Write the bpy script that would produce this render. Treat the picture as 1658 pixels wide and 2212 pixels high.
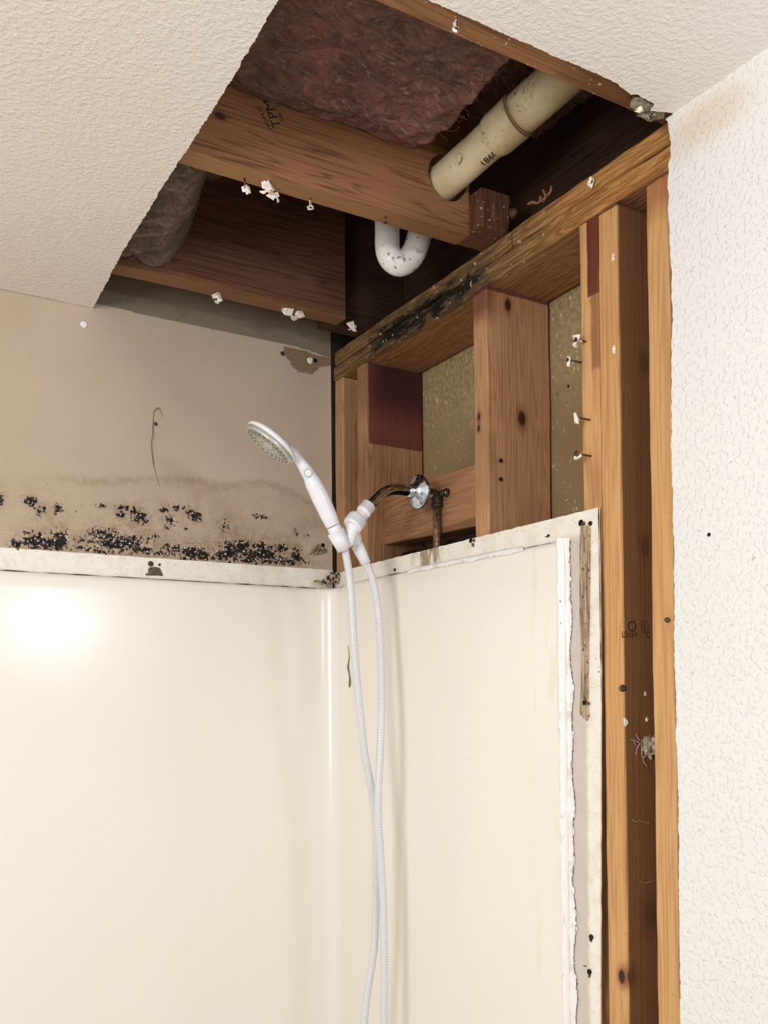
import bpy, bmesh, math, random
import numpy as np
from mathutils import Vector, Matrix, noise as mn
random.seed(7)
for o in list(bpy.data.objects): bpy.data.objects.remove(o)
SC = bpy.context.scene; COL = SC.collection

# ------------------------------------------------------------------ camera
ZC = 1.55                                   # camera height above the floor
FPX, CX, CY = 2096.0, 825.0, 1505.7         # focal length and principal point in pixels of 1658x2212
EYE = Vector((-0.9824, -1.8330, ZC))
YAW, PITCH, ROLL = 0.5389, 0.0202, -0.0088
fwd = Vector((math.sin(YAW)*math.cos(PITCH), math.cos(YAW)*math.cos(PITCH), math.sin(PITCH)))
rt0 = Vector((math.cos(YAW), -math.sin(YAW), 0)); up0 = rt0.cross(fwd)
RT = math.cos(ROLL)*rt0 + math.sin(ROLL)*up0; UP = -math.sin(ROLL)*rt0 + math.cos(ROLL)*up0
cam = bpy.data.cameras.new('camera'); camo = bpy.data.objects.new('camera', cam); COL.objects.link(camo)
camo.matrix_world = Matrix(((RT.x, UP.x, -fwd.x, EYE.x), (RT.y, UP.y, -fwd.y, EYE.y), (RT.z, UP.z, -fwd.z, EYE.z), (0, 0, 0, 1)))
cam.sensor_fit = 'VERTICAL'; cam.sensor_height = 36.0; cam.lens = FPX/2212*36
cam.shift_x = (829-CX)/2212; cam.shift_y = (CY-1106)/2212; cam.clip_start = 0.01
SC.camera = camo

# ------------------------------------------------------------------ light and exposure
SC.view_settings.view_transform = 'Standard'; SC.view_settings.look = 'None'
SC.view_settings.exposure = -0.14; SC.view_settings.gamma = 1.0
W = bpy.data.worlds.new('world'); SC.world = W; W.use_nodes = True
W.node_tree.nodes['Background'].inputs['Color'].default_value = (0.955, 0.975, 1.0, 1)
W.node_tree.nodes['Background'].inputs['Strength'].default_value = 0.80
def area(name, loc, target, sx, sy, power, col):
    l = bpy.data.lights.new(name, 'AREA'); l.shape = 'RECTANGLE'; l.size = sx; l.size_y = sy; l.energy = power; l.color = col
    o = bpy.data.objects.new(name, l); COL.objects.link(o); o.location = loc
    o.rotation_euler = (Vector(target)-Vector(loc)).to_track_quat('-Z', 'Y').to_euler(); return o
area('window_light', (-2.3, -1.9, ZC+0.25), (0, -0.6, ZC+0.2), 0.5, 0.7, 33.0, (1.0, 0.985, 0.965))
area('vanity_light', (-0.10, -2.25, ZC+0.40), (-0.6, -0.2, ZC+0.15), 0.30, 0.11, 7.0, (0.86, 0.91, 1.0))

def ray(u, v): return fwd + (u-CX)/FPX*RT - (v-CY)/FPX*UP
def at(u, v, x=None, y=None, z=None):
    """the point of a plane of the room that the photograph shows at a pixel"""
    d = ray(u, v)
    t = (x-EYE.x)/d.x if x is not None else (y-EYE.y)/d.y if y is not None else (z-EYE.z)/d.z
    return EYE + d*t
def dep(p): return (p-EYE).dot(fwd)
def px(n, p): return n*dep(p)/FPX           # n pixels at the depth of p, in metres

# key levels
HJ = ZC+0.787            # underside of joists / top of plates
HC = HJ-0.0125           # visible face of the ceiling board
PL = 0.0325
BP = HJ-2*PL             # underside of the plates
WD = 0.136               # depth of the framed wall
FL = 0.0

# ------------------------------------------------------------------ node helpers
def lin(c):
    f = lambda s: s/12.92 if s <= 0.04045 else ((s+0.055)/1.055)**2.4
    return tuple(f(k/255) for k in c)+(1,)
class NT:
    def __init__(s, name):
        s.m = bpy.data.materials.new(name); s.m.use_nodes = True; s.t = s.m.node_tree
        s.b = s.t.nodes['Principled BSDF']; s.pos = s.t.nodes.new('ShaderNodeNewGeometry').outputs['Position']
    def n(s, t): return s.t.nodes.new(t)
    def put(s, sock, v):
        if isinstance(v, bpy.types.NodeSocket): s.t.links.new(v, sock)
        else: sock.default_value = v
    def math(s, op, a, b=0.0, c=None):
        n = s.n('ShaderNodeMath'); n.operation = op; s.put(n.inputs[0], a); s.put(n.inputs[1], b)
        if c is not None: s.put(n.inputs[2], c)
        return n.outputs[0]
    def mix(s, f, a, b, mode='MIX'):
        n = s.n('ShaderNodeMix'); n.data_type = 'RGBA'; n.blend_type = mode
        s.put(n.inputs[0], f); s.put(n.inputs[6], a); s.put(n.inputs[7], b); return n.outputs[2]
    def noise(s, scale, detail=3.0, rough=0.5, dist=0.0, st=(1, 1, 1), off=(0, 0, 0), vec=None):
        mp = s.n('ShaderNodeMapping'); s.put(mp.inputs[0], vec or s.pos); mp.inputs['Scale'].default_value = st; mp.inputs['Location'].default_value = off
        n = s.n('ShaderNodeTexNoise'); s.t.links.new(mp.outputs[0], n.inputs['Vector'])
        n.inputs['Scale'].default_value = scale; n.inputs['Detail'].default_value = detail
        n.inputs['Roughness'].default_value = rough; n.inputs['Distortion'].default_value = dist
        return n.outputs['Fac']
    def voro(s, scale, st=(1, 1, 1)):
        mp = s.n('ShaderNodeMapping'); s.put(mp.inputs[0], s.pos); mp.inputs['Scale'].default_value = st
        n = s.n('ShaderNodeTexVoronoi'); s.t.links.new(mp.outputs[0], n.inputs['Vector']); n.inputs['Scale'].default_value = scale
        return n.outputs['Distance']
    def rng(s, v, a, b, c=0.0, d=1.0, smooth=True):
        n = s.n('ShaderNodeMapRange'); n.interpolation_type = 'SMOOTHSTEP' if smooth else 'LINEAR'; n.clamp = True
        s.put(n.inputs[0], v)
        for i, k in enumerate((a, b, c, d)): n.inputs[i+1].default_value = k
        return n.outputs[0]
    def xyz(s):
        n = s.n('ShaderNodeSeparateXYZ'); s.t.links.new(s.pos, n.inputs[0]); return n.outputs
    def box(s, ranges, soft, wob=None, wa=0.0):
        """soft mask of a region: ranges = {axis: (lo, hi)}"""
        o = s.xyz(); r = None
        for ax, (lo, hi) in ranges.items():
            c = o['xyz'.index(ax)]
            if wob is not None: c = s.math('ADD', c, s.math('MULTIPLY', s.math('SUBTRACT', wob, 0.5), wa))
            if lo is not None:
                k = s.rng(c, lo-soft, lo+soft); r = k if r is None else s.math('MULTIPLY', r, k)
            if hi is not None:
                k = s.rng(c, hi-soft, hi+soft, 1.0, 0.0); r = k if r is None else s.math('MULTIPLY', r, k)
        return r
    def spot(s, c, rad, soft, st=(1, 1, 1)):
        mp = s.n('ShaderNodeMapping'); s.t.links.new(s.pos, mp.inputs[0]); mp.inputs['Scale'].default_value = st
        n = s.n('ShaderNodeVectorMath'); n.operation = 'DISTANCE'; s.t.links.new(mp.outputs[0], n.inputs[0])
        n.inputs[1].default_value = tuple(c[i]*st[i] for i in range(3))
        return s.rng(n.outputs['Value'], rad-soft, rad+soft, 1.0, 0.0)
    def bump(s, h, dist, strength=1.0):
        n = s.n('ShaderNodeBump'); s.put(n.inputs['Height'], h); n.inputs['Distance'].default_value = dist; n.inputs['Strength'].default_value = strength
        s.t.links.new(n.outputs[0], s.b.inputs['Normal'])
    def end(s, col, rough=0.6, metal=0.0, spec=0.4):
        s.put(s.b.inputs['Base Color'], col); s.put(s.b.inputs['Roughness'], rough); s.b.inputs['Metallic'].default_value = metal
        s.b.inputs['Specular IOR Level'].default_value = spec; return s.m
def plain(name, rgb, rough=0.5, metal=0.0, spec=0.4, var=0.12, scale=60):
    t = NT(name); n = t.noise(scale, 4)
    c = lin(rgb); d = tuple(k*(1-var*2) for k in c[:3])+(1,)
    return t.end(t.mix(t.rng(n, 0.3, 0.7), d, c), rough, metal, spec)

AX = {'x': (1, 14, 14), 'y': (14, 1, 14), 'z': (14, 14, 1)}
def wood(name, light, dark, axis, knots=(), stains_shade=(), rough=0.62, grain=1.0, specks=0.0, off=(0, 0, 0), ring=9.0):
    """sawn lumber; stains = (ranges, colour, softness, wobble, strength)"""
    t = NT(name); st = AX[axis]
    a = t.noise(ring, 1.0, 0.4, 0.5, st=tuple(0.3 if k == 1 else k*0.5 for k in st), off=off)
    bands = t.math('FRACT', t.math('MULTIPLY', a, 7.0))
    bands = t.math('ABSOLUTE', t.math('SUBTRACT', bands, 0.5))
    fine = t.noise(7, 5.0, 0.62, 0.25, st=tuple(0.45 if k == 1 else 38 for k in st), off=off)
    blot = t.noise(7, 3.0, 0.5, off=off)
    f = t.math('ADD', t.math('MULTIPLY', bands, 0.75*grain), t.math('MULTIPLY', fine, 0.8))
    f = t.math('ADD', f, t.math('MULTIPLY', blot, 0.35))
    c = t.mix(t.rng(f, 0.38, 0.95), lin(dark), lin(light))
    hair = t.rng(t.noise(11, 4, 0.7, 0.3, st=tuple(0.6 if k == 1 else 70 for k in st), off=off), 0.60, 0.72)
    c = t.mix(t.math('MULTIPLY', hair, 0.35), c, tuple(k*0.35 for k in lin(dark)[:3])+(1,))
    pit = t.noise(240, 2, 0.5)
    c = t.mix(t.math('MULTIPLY', t.rng(pit, 0.62, 0.75), 0.25), c, lin((60, 30, 12)))
    for k in knots:
        (p, r) = k[:2]; s3 = [1, 1, 1]; s3['xyz'.index(axis)] = 0.6
        c = t.mix(t.math('MULTIPLY', t.spot(p, r*1.8, r*0.8, s3), 0.5), c, lin((110, 62, 26)))
        c = t.mix(t.spot(p, r, r*0.3, s3), c, lin((64, 32, 16)))
    wob = t.noise(45, 4, 0.6)
    for rg, col, soft, wa, stg in stains_shade:
        c = t.mix(t.math('MULTIPLY', t.box(rg, soft, wob, wa), stg), c, lin(col))
    if specks:
        k = t.rng(t.noise(150, 2, 0.5, off=(3, 1, 2)), 0.70-specks*0.05, 0.74-specks*0.05)
        c = t.mix(t.math('MULTIPLY', k, 0.8), c, lin((225, 205, 175)))
    t.bump(t.math('ADD', t.math('MULTIPLY', bands, 0.4), fine), 0.0012, 0.6)
    return t.end(c, rough, 0, 0.35)

# ------------------------------------------------------------------ mesh helpers
def link(name, me, mat=None, parent=None, smooth=False, origin=None):
    if mat is not None and not me.materials: me.materials.append(mat)
    if smooth:
        for f in me.polygons: f.use_smooth = True
    o = bpy.data.objects.new(name, me); COL.objects.link(o)
    if origin is not None:
        me.transform(Matrix.Translation(-Vector(origin))); o.location = origin
    if parent is not None:
        o.parent = parent; o.matrix_parent_inverse = Matrix.Identity(4)
        o.location = o.location - parent.location
    return o
def bmo(name, bm, mat=None, parent=None, smooth=False, origin=None):
    bmesh.ops.recalc_face_normals(bm, faces=bm.faces)
    me = bpy.data.meshes.new(name); bm.to_mesh(me); bm.free()
    if origin is None:
        co = [v.co for v in me.vertices]
        origin = (sum(c.x for c in co)/len(co), sum(c.y for c in co)/len(co), min(c.z for c in co))
    return link(name, me, mat, parent, smooth, origin)
def tag(o, label=None, cat=None, group=None, kind=None):
    if label: o['label'] = label
    if cat: o['category'] = cat
    if group: o['group'] = group
    if kind: o['kind'] = kind
    return o
def thing(name, loc, label, cat, group=None):
    o = bpy.data.objects.new(name, None); COL.objects.link(o); o.location = loc; o.empty_display_size = 0.02
    return tag(o, label, cat, group)
def vn(p, s=1.0, seed=0.0): return mn.noise(Vector(p)*s+Vector((seed, seed*1.7, seed*0.3)))

def board(name, x, y, z, mat, parent=None, axis='z', step=0.03, bev=0.0025, wob=0.0008, seed=0, warp=(0, 0), tilt=0.0):
    """sawn board with eased edges; step-wise sections so that its edges are not ruler straight"""
    R = {'x': x, 'y': y, 'z': z}; a = axis; b, c = [k for k in 'xyz' if k != a]
    n = max(2, int(abs(R[a][1]-R[a][0])/step)); bm = bmesh.new(); rings = []
    lo, hi = R[a]
    for i in range(n+1):
        s = lo+(hi-lo)*i/n; ring = []
        cs = []
        for (cb, cc) in ((0, 0), (1, 0), (1, 1), (0, 1)):
            B, Cc = R[b][cb], R[c][cc]; sb = 1 if cb == 0 else -1; sc_ = 1 if cc == 0 else -1
            pts = [(B+sb*bev, Cc), (B, Cc+sc_*bev)]; mid = (B+sb*bev*0.3, Cc+sc_*bev*0.3)
            pts = [pts[0], mid, pts[1]]
            if (cb, cc) in ((0, 0), (1, 1)): pts.reverse()
            cs += pts
        for (B, Cc) in cs:
            d = {a: s, b: B, c: Cc}
            p = Vector((d['x'], d['y'], d['z']))
            w1 = vn((s, 0, 0), 6, seed)*wob*2+vn((s, B*20, Cc*20), 30, seed+5)*wob
            w2 = vn((s, 3, 0), 6, seed+9)*wob*2+vn((s, B*20, Cc*20), 30, seed+11)*wob
            q = {a: s, b: B+w1+warp[0]*math.sin(math.pi*i/n), c: Cc+w2+warp[1]*math.sin(math.pi*i/n)+tilt*(i/n-0.5)}
            ring.append(bm.verts.new((q['x'], q['y'], q['z'])))
        rings.append(ring)
    for i in range(n):
        for j in range(12):
            bm.faces.new((rings[i][j], rings[i][(j+1) % 12], rings[i+1][(j+1) % 12], rings[i+1][j]))
    bm.faces.new(rings[0]); bm.faces.new(rings[-1])
    return bmo(name, bm, mat, parent)

def sweep(name, pts, rad, mat, parent=None, seg=24, sub=6, cap=True, flat=None, uv=False, origin=None):
    """round tube through points with a radius at each; Catmull-Rom between them"""
    P = [Vector(p) for p in pts]; R = list(rad) if hasattr(rad, '__len__') else [rad]*len(P)
    Q = []; RR = []
    for i in range(len(P)-1):
        p0 = P[max(i-1, 0)]; p1 = P[i]; p2 = P[i+1]; p3 = P[min(i+2, len(P)-1)]
        for k in range(sub):
            t = k/sub
            Q.append(0.5*((2*p1)+(p2-p0)*t+(2*p0-5*p1+4*p2-p3)*t*t+(3*p1-p0-3*p2+p3)*t**3)); s = t*t*(3-2*t)
            RR.append(R[i]*(1-s)+R[i+1]*s)
    Q.append(P[-1]); RR.append(R[-1])
    bm = bmesh.new(); rings = []; T0 = (Q[1]-Q[0]).normalized()
    N = T0.orthogonal().normalized(); L = 0.0; uvl = bm.loops.layers.uv.new('UVMap') if uv else None; Ls = []
    for i, q in enumerate(Q):
        T = (Q[min(i+1, len(Q)-1)]-Q[max(i-1, 0)]).normalized()
        N = (N-T*N.dot(T)).normalized(); B = T.cross(N)
        if i: L += (Q[i]-Q[i-1]).length
        Ls.append(L)
        rings.append([bm.verts.new(q+(N*math.cos(2*math.pi*j/seg)+B*math.sin(2*math.pi*j/seg))*RR[i]) for j in range(seg)])
    for i in range(len(Q)-1):
        for j in range(seg):
            f = bm.faces.new((rings[i][j], rings[i][(j+1) % seg], rings[i+1][(j+1) % seg], rings[i+1][j]))
            if uv:
                for lp, (a, b) in zip(f.loops, ((i, j), (i, j+1), (i+1, j+1), (i+1, j))): lp[uvl].uv = (b/seg, Ls[a])
    if cap: bm.faces.new(rings[0][::-1]); bm.faces.new(rings[-1])
    return bmo(name, bm, mat, parent, True, origin)

def lathe(name, c, axis, prof, mat, parent=None, seg=40, ribs=0, ribd=0.0, smooth=True, rib_rows=None):
    """turned solid: prof = [(distance along axis, radius)]"""
    A = Vector(axis).normalized(); N = A.orthogonal().normalized(); B = A.cross(N); bm = bmesh.new(); rings = []
    if ribs: seg = ribs*4
    for i, (s, r) in enumerate(prof):
        if r < 1e-6: rings.append([bm.verts.new(Vector(c)+A*s)]); continue
        row = []
        for j in range(seg):
            rr = r-(ribd if ribs and (rib_rows is None or i in rib_rows) and j % 4 in (0, 1) else 0)
            row.append(bm.verts.new(Vector(c)+A*s+(N*math.cos(2*math.pi*j/seg)+B*math.sin(2*math.pi*j/seg))*rr))
        rings.append(row)
    for a, b in zip(rings, rings[1:]):
        if len(a) == 1 and len(b) == 1: continue
        for j in range(seg):
            k = (j+1) % seg
            if len(a) == 1: bm.faces.new((a[0], b[k], b[j]))
            elif len(b) == 1: bm.faces.new((a[j], a[k], b[0]))
            else: bm.faces.new((a[j], a[k], b[k], b[j]))
    for rg in (rings[0], rings[-1]):
        if len(rg) > 2: bm.faces.new(rg)
    o = bmo(name, bm, mat, parent, smooth)
    return o

def slab(name, poly, axis, lo, hi, mat, parent=None, edge_mat=None, origin=None):
    """flat piece with an outline, extruded along an axis: poly in the other two coordinates (in xyz order)"""
    bm = bmesh.new(); k = 'xyz'.index(axis)
    def mk(p, h):
        q = list(p); q.insert(k, h); return bm.verts.new(q)
    A = [mk(p, lo) for p in poly]; B = [mk(p, hi) for p in poly]; n = len(poly)
    fa = bm.faces.new(A); fb = bm.faces.new(B[::-1])
    sides = [bm.faces.new((A[i], A[(i+1) % n], B[(i+1) % n], B[i])) for i in range(n)]
    if edge_mat is not None:
        for f in sides: f.material_index = 1
    bmesh.ops.recalc_face_normals(bm, faces=bm.faces)
    bmesh.ops.triangulate(bm, faces=[f for f in bm.faces if len(f.verts) > 4])
    me = bpy.data.meshes.new(name); bm.to_mesh(me); bm.free(); me.materials.append(mat)
    if edge_mat is not None: me.materials.append(edge_mat)
    if origin is None:
        co = [v.co for v in me.vertices]
        origin = (sum(c.x for c in co)/len(co), sum(c.y for c in co)/len(co), min(c.z for c in co))
    return link(name, me, None, parent, False, origin)

def jag(a, b, step, amp, seed=0, fine=0.5):
    """ragged line from a to b (2D), end point left out"""
    a = Vector(a); b = Vector(b); L = (b-a).length; n = max(1, int(L/step)); d = (b-a)/L; nr = Vector((-d.y, d.x)); out = []
    for i in range(n):
        t = i/n; s = t*L
        w = 0 if i == 0 else vn((s, 0, 0), 14, seed)*amp*1.4+vn((s, 1, 0), 70, seed+3)*amp+random.uniform(-1, 1)*amp*fine
        out.append(tuple(a+d*s+nr*w))
    return out
def rags(pts, step, amp, seed=0, fine=0.5):
    out = []
    for i in range(len(pts)-1): out += jag(pts[i], pts[i+1], step, amp, seed+i*2.3, fine)
    return out+[tuple(pts[-1])]

def lump(name, c, r, mat, parent=None, sub=3, rough=0.35, freq=3.0, seed=0, flat=(1, 1, 1)):
    """a crumbly lump: noise-displaced ball"""
    bm = bmesh.new(); bmesh.ops.create_icosphere(bm, subdivisions=sub, radius=1)
    for v in bm.verts:
        d = v.co.normalized(); k = 1+rough*vn(d, freq*0.5, seed)*1.6+rough*0.6*vn(d, freq*2, seed+4)
        v.co = Vector((d.x*flat[0], d.y*flat[1], d.z*flat[2]))*k*r+Vector(c)
    return bmo(name, bm, mat, parent, False)

def flake(name, c, r, mat, parent, flat, seed):
    rnd = random.Random(seed); bm = bmesh.new()
    for i in range(13):
        d = Vector((rnd.gauss(0, 1), rnd.gauss(0, 1), rnd.gauss(0, 1))).normalized()*rnd.uniform(0.65, 1.25)
        bm.verts.new(Vector((d.x*flat[0], d.y*flat[1], d.z*flat[2]))*r+Vector(c))
    g = bmesh.ops.convex_hull(bm, input=bm.verts); bmesh.ops.delete(bm, geom=[v for v in bm.verts if not v.link_faces], context='VERTS')
    return bmo(name, bm, mat, parent)
def gridbox(name, xs, zs, front, mat, back=None, attr=None, axis='y', parent=None, bulge=None):
    """upright sheet whose front carries a fine grid (for attributes); axis = its normal"""
    xs = np.array(xs); zs = np.array(zs); nx, nz = len(xs), len(zs)
    V = []
    for z in zs:
        for x in xs:
            f = front+(bulge(x, z) if bulge else 0)
            V.append((x, f, z) if axis == 'y' else (f, x, z))
    F = [(j*nx+i, j*nx+i+1, (j+1)*nx+i+1, (j+1)*nx+i) for j in range(nz-1) for i in range(nx-1)]
    nf = len(F)
    if back is not None:
        b0 = len(V)
        for z, x in ((zs[0], xs[0]), (zs[0], xs[-1]), (zs[-1], xs[-1]), (zs[-1], xs[0])):
            V.append((x, back, z) if axis == 'y' else (back, x, z))
        F.append((b0+3, b0+2, b0+1, b0))
        F.append([i for i in range(nx)][::-1]+[b0, b0+1])
        F.append([(nz-1)*nx+i for i in range(nx)]+[b0+2, b0+3])
        F.append([j*nx for j in range(nz)]+[b0+3, b0])
        F.append([j*nx+nx-1 for j in range(nz)][::-1]+[b0+1, b0+2])
    me = bpy.data.meshes.new(name); me.from_pydata(V, [], F)
    if axis == 'x': me.flip_normals()
    if attr is not None:
        ca = me.color_attributes.new('paint', 'FLOAT_COLOR', 'POINT')
        X, Z = np.meshgrid(xs, zs); rgb = attr(X, Z)
        A = np.zeros((len(V), 4), np.float32); A[:, 3] = 1
        for k in range(4): A[:nx*nz, k] = rgb[k].ravel()
        ca.data.foreach_set('color', A.ravel())
    me.materials.append(mat)
    return link(name, me, None, parent)
def inpoly(X, Z, poly):
    r = np.zeros(X.shape, bool); n = len(poly)
    for i in range(n):
        x1, z1 = poly[i]; x2, z2 = poly[(i+1) % n]
        if abs(z2-z1) < 1e-9: continue
        c = ((z1 > Z) != (z2 > Z)) & (X < (x2-x1)*(Z-z1)/(z2-z1)+x1); r ^= c
    return r

def lettering(name, text, size, fn, mat, parent, depth=0.0004):
    """flat printed characters: fn maps text coordinates (a right, b up, h out) to a point"""
    cu = bpy.data.curves.new(name, 'FONT'); cu.body = text; cu.size = size; cu.extrude = 0.0; cu.resolution_u = 4
    to = bpy.data.objects.new(name, cu); COL.objects.link(to)
    dg = bpy.context.evaluated_depsgraph_get(); me = bpy.data.meshes.new_from_object(to.evaluated_get(dg))
    bpy.data.objects.remove(to); bpy.data.curves.remove(cu)
    bm = bmesh.new(); bm.from_mesh(me); bpy.data.meshes.remove(me)
    for v in bm.verts: v.co = fn(v.co.x, v.co.y, depth)
    return bmo(name, bm, mat, parent)

# ------------------------------------------------------------------ plain materials
def orange_peel(name, rgb, scale, amp, var=0.03, extra=None, dots=0.0, lo=0.35, hi=0.75):
    t = NT(name)
    a = t.noise(scale, 3.0, 0.5, 0.25); b = t.noise(scale*2.6, 2.0, 0.5, 0.3); g = t.noise(2.2, 3)
    h = t.math('ADD', t.rng(a, lo, hi), t.math('MULTIPLY', b, 0.3))
    c = t.mix(t.rng(g, 0.3, 0.7), tuple(k*(1-var) for k in lin(rgb)[:3])+(1,), lin(rgb))
    if dots: c = t.mix(t.math('MULTIPLY', t.rng(t.noise(170, 1, 0.5, off=(2, 5, 1)), 0.745, 0.77), dots), c, lin((90, 75, 60)))
    if extra: c = extra(t, c)
    t.bump(h, amp, 0.8); return t.end(c, 0.55, 0, 0.35)
def ceil_extra(t, c):
    w = t.noise(9, 3)
    m = t.box({'x': (None, -0.45)}, 0.35, w, 0.1)
    return t.mix(t.math('MULTIPLY', m, 0.35), c, lin((240, 228, 210)))
M_ceil = orange_peel('painted_ceiling', (244, 239, 233), 165, 0.0009, dots=0.3, extra=ceil_extra)
def wr_extra(t, c):
    w = t.noise(12, 4)
    m = t.math('MULTIPLY', t.spot((-0.02, -1.02, HC-0.035), 0.028, 0.022, (1, 0.42, 1)), t.rng(w, 0.25, 0.6))
    return t.mix(t.math('MULTIPLY', m, 0.55), c, lin((214, 190, 156)))
M_wall_r = orange_peel('painted_wall', (236, 235, 233), 150, 0.0010, extra=wr_extra, dots=0.35, lo=0.5, hi=0.68)
M_gyp = plain('gypsum_edge', (176, 160, 136), 0.9, var=0.3, scale=200)
M_dark_edge = plain('dark_paper_edge', (72, 56, 42), 0.9, var=0.35, scale=200)
M_white = NT('white_plastic'); M_white = M_white.end(lin((238, 238, 243)), 0.28, 0, 0.5)
M_whited = plain('white_plastic_shiny', (244, 244, 246), 0.15, var=0.0)
t = NT('chrome'); M_chrome = t.end(t.mix(t.rng(t.noise(150, 4), 0.5, 0.7), lin((206, 214, 226)), lin((150, 150, 152))), t.rng(t.noise(90, 4), 0.4, 0.7, 0.08, 0.28), 1.0)
t = NT('copper'); M_copper = t.end(t.mix(t.rng(t.noise(120, 4, 0.6, 1), 0.35, 0.65), lin((84, 64, 50)), lin((150, 116, 92))), 0.45, 0.55)
t = NT('dark_brass'); t.bump(t.noise(180, 3), 0.0008); M_brass = t.end(t.mix(t.rng(t.noise(90, 4), 0.4, 0.7), lin((58, 50, 42)), lin((98, 86, 68))), 0.5, 0.6)
M_nail = plain('rusty_steel', (112, 88, 68), 0.4, 0.7, var=0.35, scale=300)
M_screw = plain('dark_screw', (46, 34, 26), 0.45, 0.6, var=0.3, scale=300)
t = NT('plaster'); t.bump(t.noise(220, 4), 0.001); M_plaster = t.end(t.mix(t.rng(t.noise(140, 4), 0.52, 0.66), lin((246, 240, 228)), lin((206, 176, 140))), 0.9)
M_ink = plain('stamp_ink', (34, 22, 16), 0.8, var=0.2)
M_ink2 = plain('faded_ink', (84, 46, 24), 0.8, var=0.2)

# ------------------------------------------------------------------ STRUCTURE
# floor
bm = bmesh.new(); bmesh.ops.create_cube(bm, size=1)
for v in bm.verts: v.co = Vector((v.co.x*3.6-1.2, v.co.y*4.2-1.6, v.co.z*0.05-0.025))
tag(bmo('floor', bm, plain('vinyl_floor', (168, 150, 128), 0.5, var=0.1, scale=6)), kind='structure')

# ceiling: the board left of and in front of the hole, cut raggedly
cl = [at(u, v, z=HC) for u, v in ((206, 657), (236, 600), (262, 548), (330, 440), (388, 345), (400, 330), (468, 225), (530, 120), (575, 45), (601, 0))]
left = [(p.x, p.y) for p in cl]; left[0] = (left[0][0], -0.001)
cr = [at(u, v, z=HC) for u, v in ((925, 0), (1010, 38), (1100, 78), (1200, 123), (1290, 160), (1335, 182), (1362, 205), (1378, 205), (1401, 219), (1413, 225), (1404, 240), (1437, 238))]
right = [(p.x, p.y) for p in cr]; right[-1] = (-0.02, right[-1][1])
outer = [(-2.6, -3.2), (-2.6, -0.002)]+rags([(-0.75, -0.002), (-0.53, -0.002)], 0.004, 0.0008, 5)
poly = rags([left[0]]+left[1:]+[(-0.553, -0.976)], 0.0022, 0.0009, 2, 1.0)+rags([(-0.52, -0.976)]+right, 0.003, 0.0008, 8, 0.9)+[(-0.02, -3.2)]+outer
tag(slab('ceiling', poly, 'z', HC, HJ-0.0003, M_ceil, edge_mat=M_gyp), kind='structure')

# back wall: painted drywall with mould above the surround, bare grey paper above the old ceiling line
MB = [(0,1078,7,8,1),(66,1082,9,7,1.2),(82,1104,8,7,.9),(95,1098,5,6,.8),(126,1101,7,8,1),(163,1105,3,2,.9),(221,1093,9,3,.9),(266,1097,13,4,1),(260,1111,6,6,1.1),
 (292,1108,10,8,1.0),(304,1118,13,9,1.1),(353,1101,6,6,1.1),(385,1096,17,6,.75),(369,1124,11,8,.85),(421,1116,12,8,1.1),(412,1105,8,5,.9),(360,1139,5,3,1.1),(403,1142,4,3,1),(484,1135,9,9,.8),(550,1114,6,4,.9),(570,1118,12,4,1),(640,1150,5,7,.75),
 (662,1158,5,3,.7),(35,1174,10,8,1.1),(75,1170,18,14,1.15),(105,1174,14,12,1.1),(130,1163,12,14,1.15),(128,1178,12,8,1.1),(225,1158,26,12,.95),(245,1175,32,13,1.1),(282,1172,22,12,1.05),(300,1188,24,8,.95),(330,1160,16,7,.6),
 (385,1188,34,8,.85),(415,1194,24,12,1.1),(438,1200,18,10,1.15),(478,1196,12,12,1),(500,1190,20,18,1.1),(524,1182,20,12,1),(545,1200,22,12,1.1),(572,1196,26,16,1.15),(560,1180,20,8,.9),(608,1184,16,7,1.1),(640,1198,10,12,1.15),(645,1206,9,8,1.1),(616,1213,32,6,1.1),(690,1185,9,6,.4),
 (205,1188,34,5,.85),(180,1172,22,9,.55),(350,1195,30,5,.8),(460,1206,30,4,.9),(540,1212,30,4,1.0),(670,1216,20,3,.6)]
MB = [(at(u, v, y=0), a*0.00086, b*0.00086, s) for u, v, a, b, s in MB]
hx, hz = zip(*[(p.x, p.z) for p in (at(u, v, y=0) for u, v in ((-300, 1010), (0, 1018), (120, 1030), (190, 1040), (330, 1036), (430, 1038), (480, 1052), (560, 1042), (600, 1050), (640, 1068), (680, 1095), (712, 1120)))])
torn = [(p.x, p.z) for p in (at(u, v, y=0) for u, v in ((613, 749), (625, 750), (640, 754), (660, 757), (672, 764), (683, 767), (706, 772), (716, 774), (716, 790), (700, 791), (690, 793), (687, 799), (680, 802), (676, 808), (655, 806), (640, 799), (630, 790), (626, 779), (618, 772), (614, 762)))]
lx, lz = zip(*[(p.x, p.z) for p in (at(u, v, y=0) for u, v in ((-300, 560), (0, 617), (205, 655), (330, 685), (460, 713), (590, 738), (660, 755), (716, 776)))])
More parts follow.
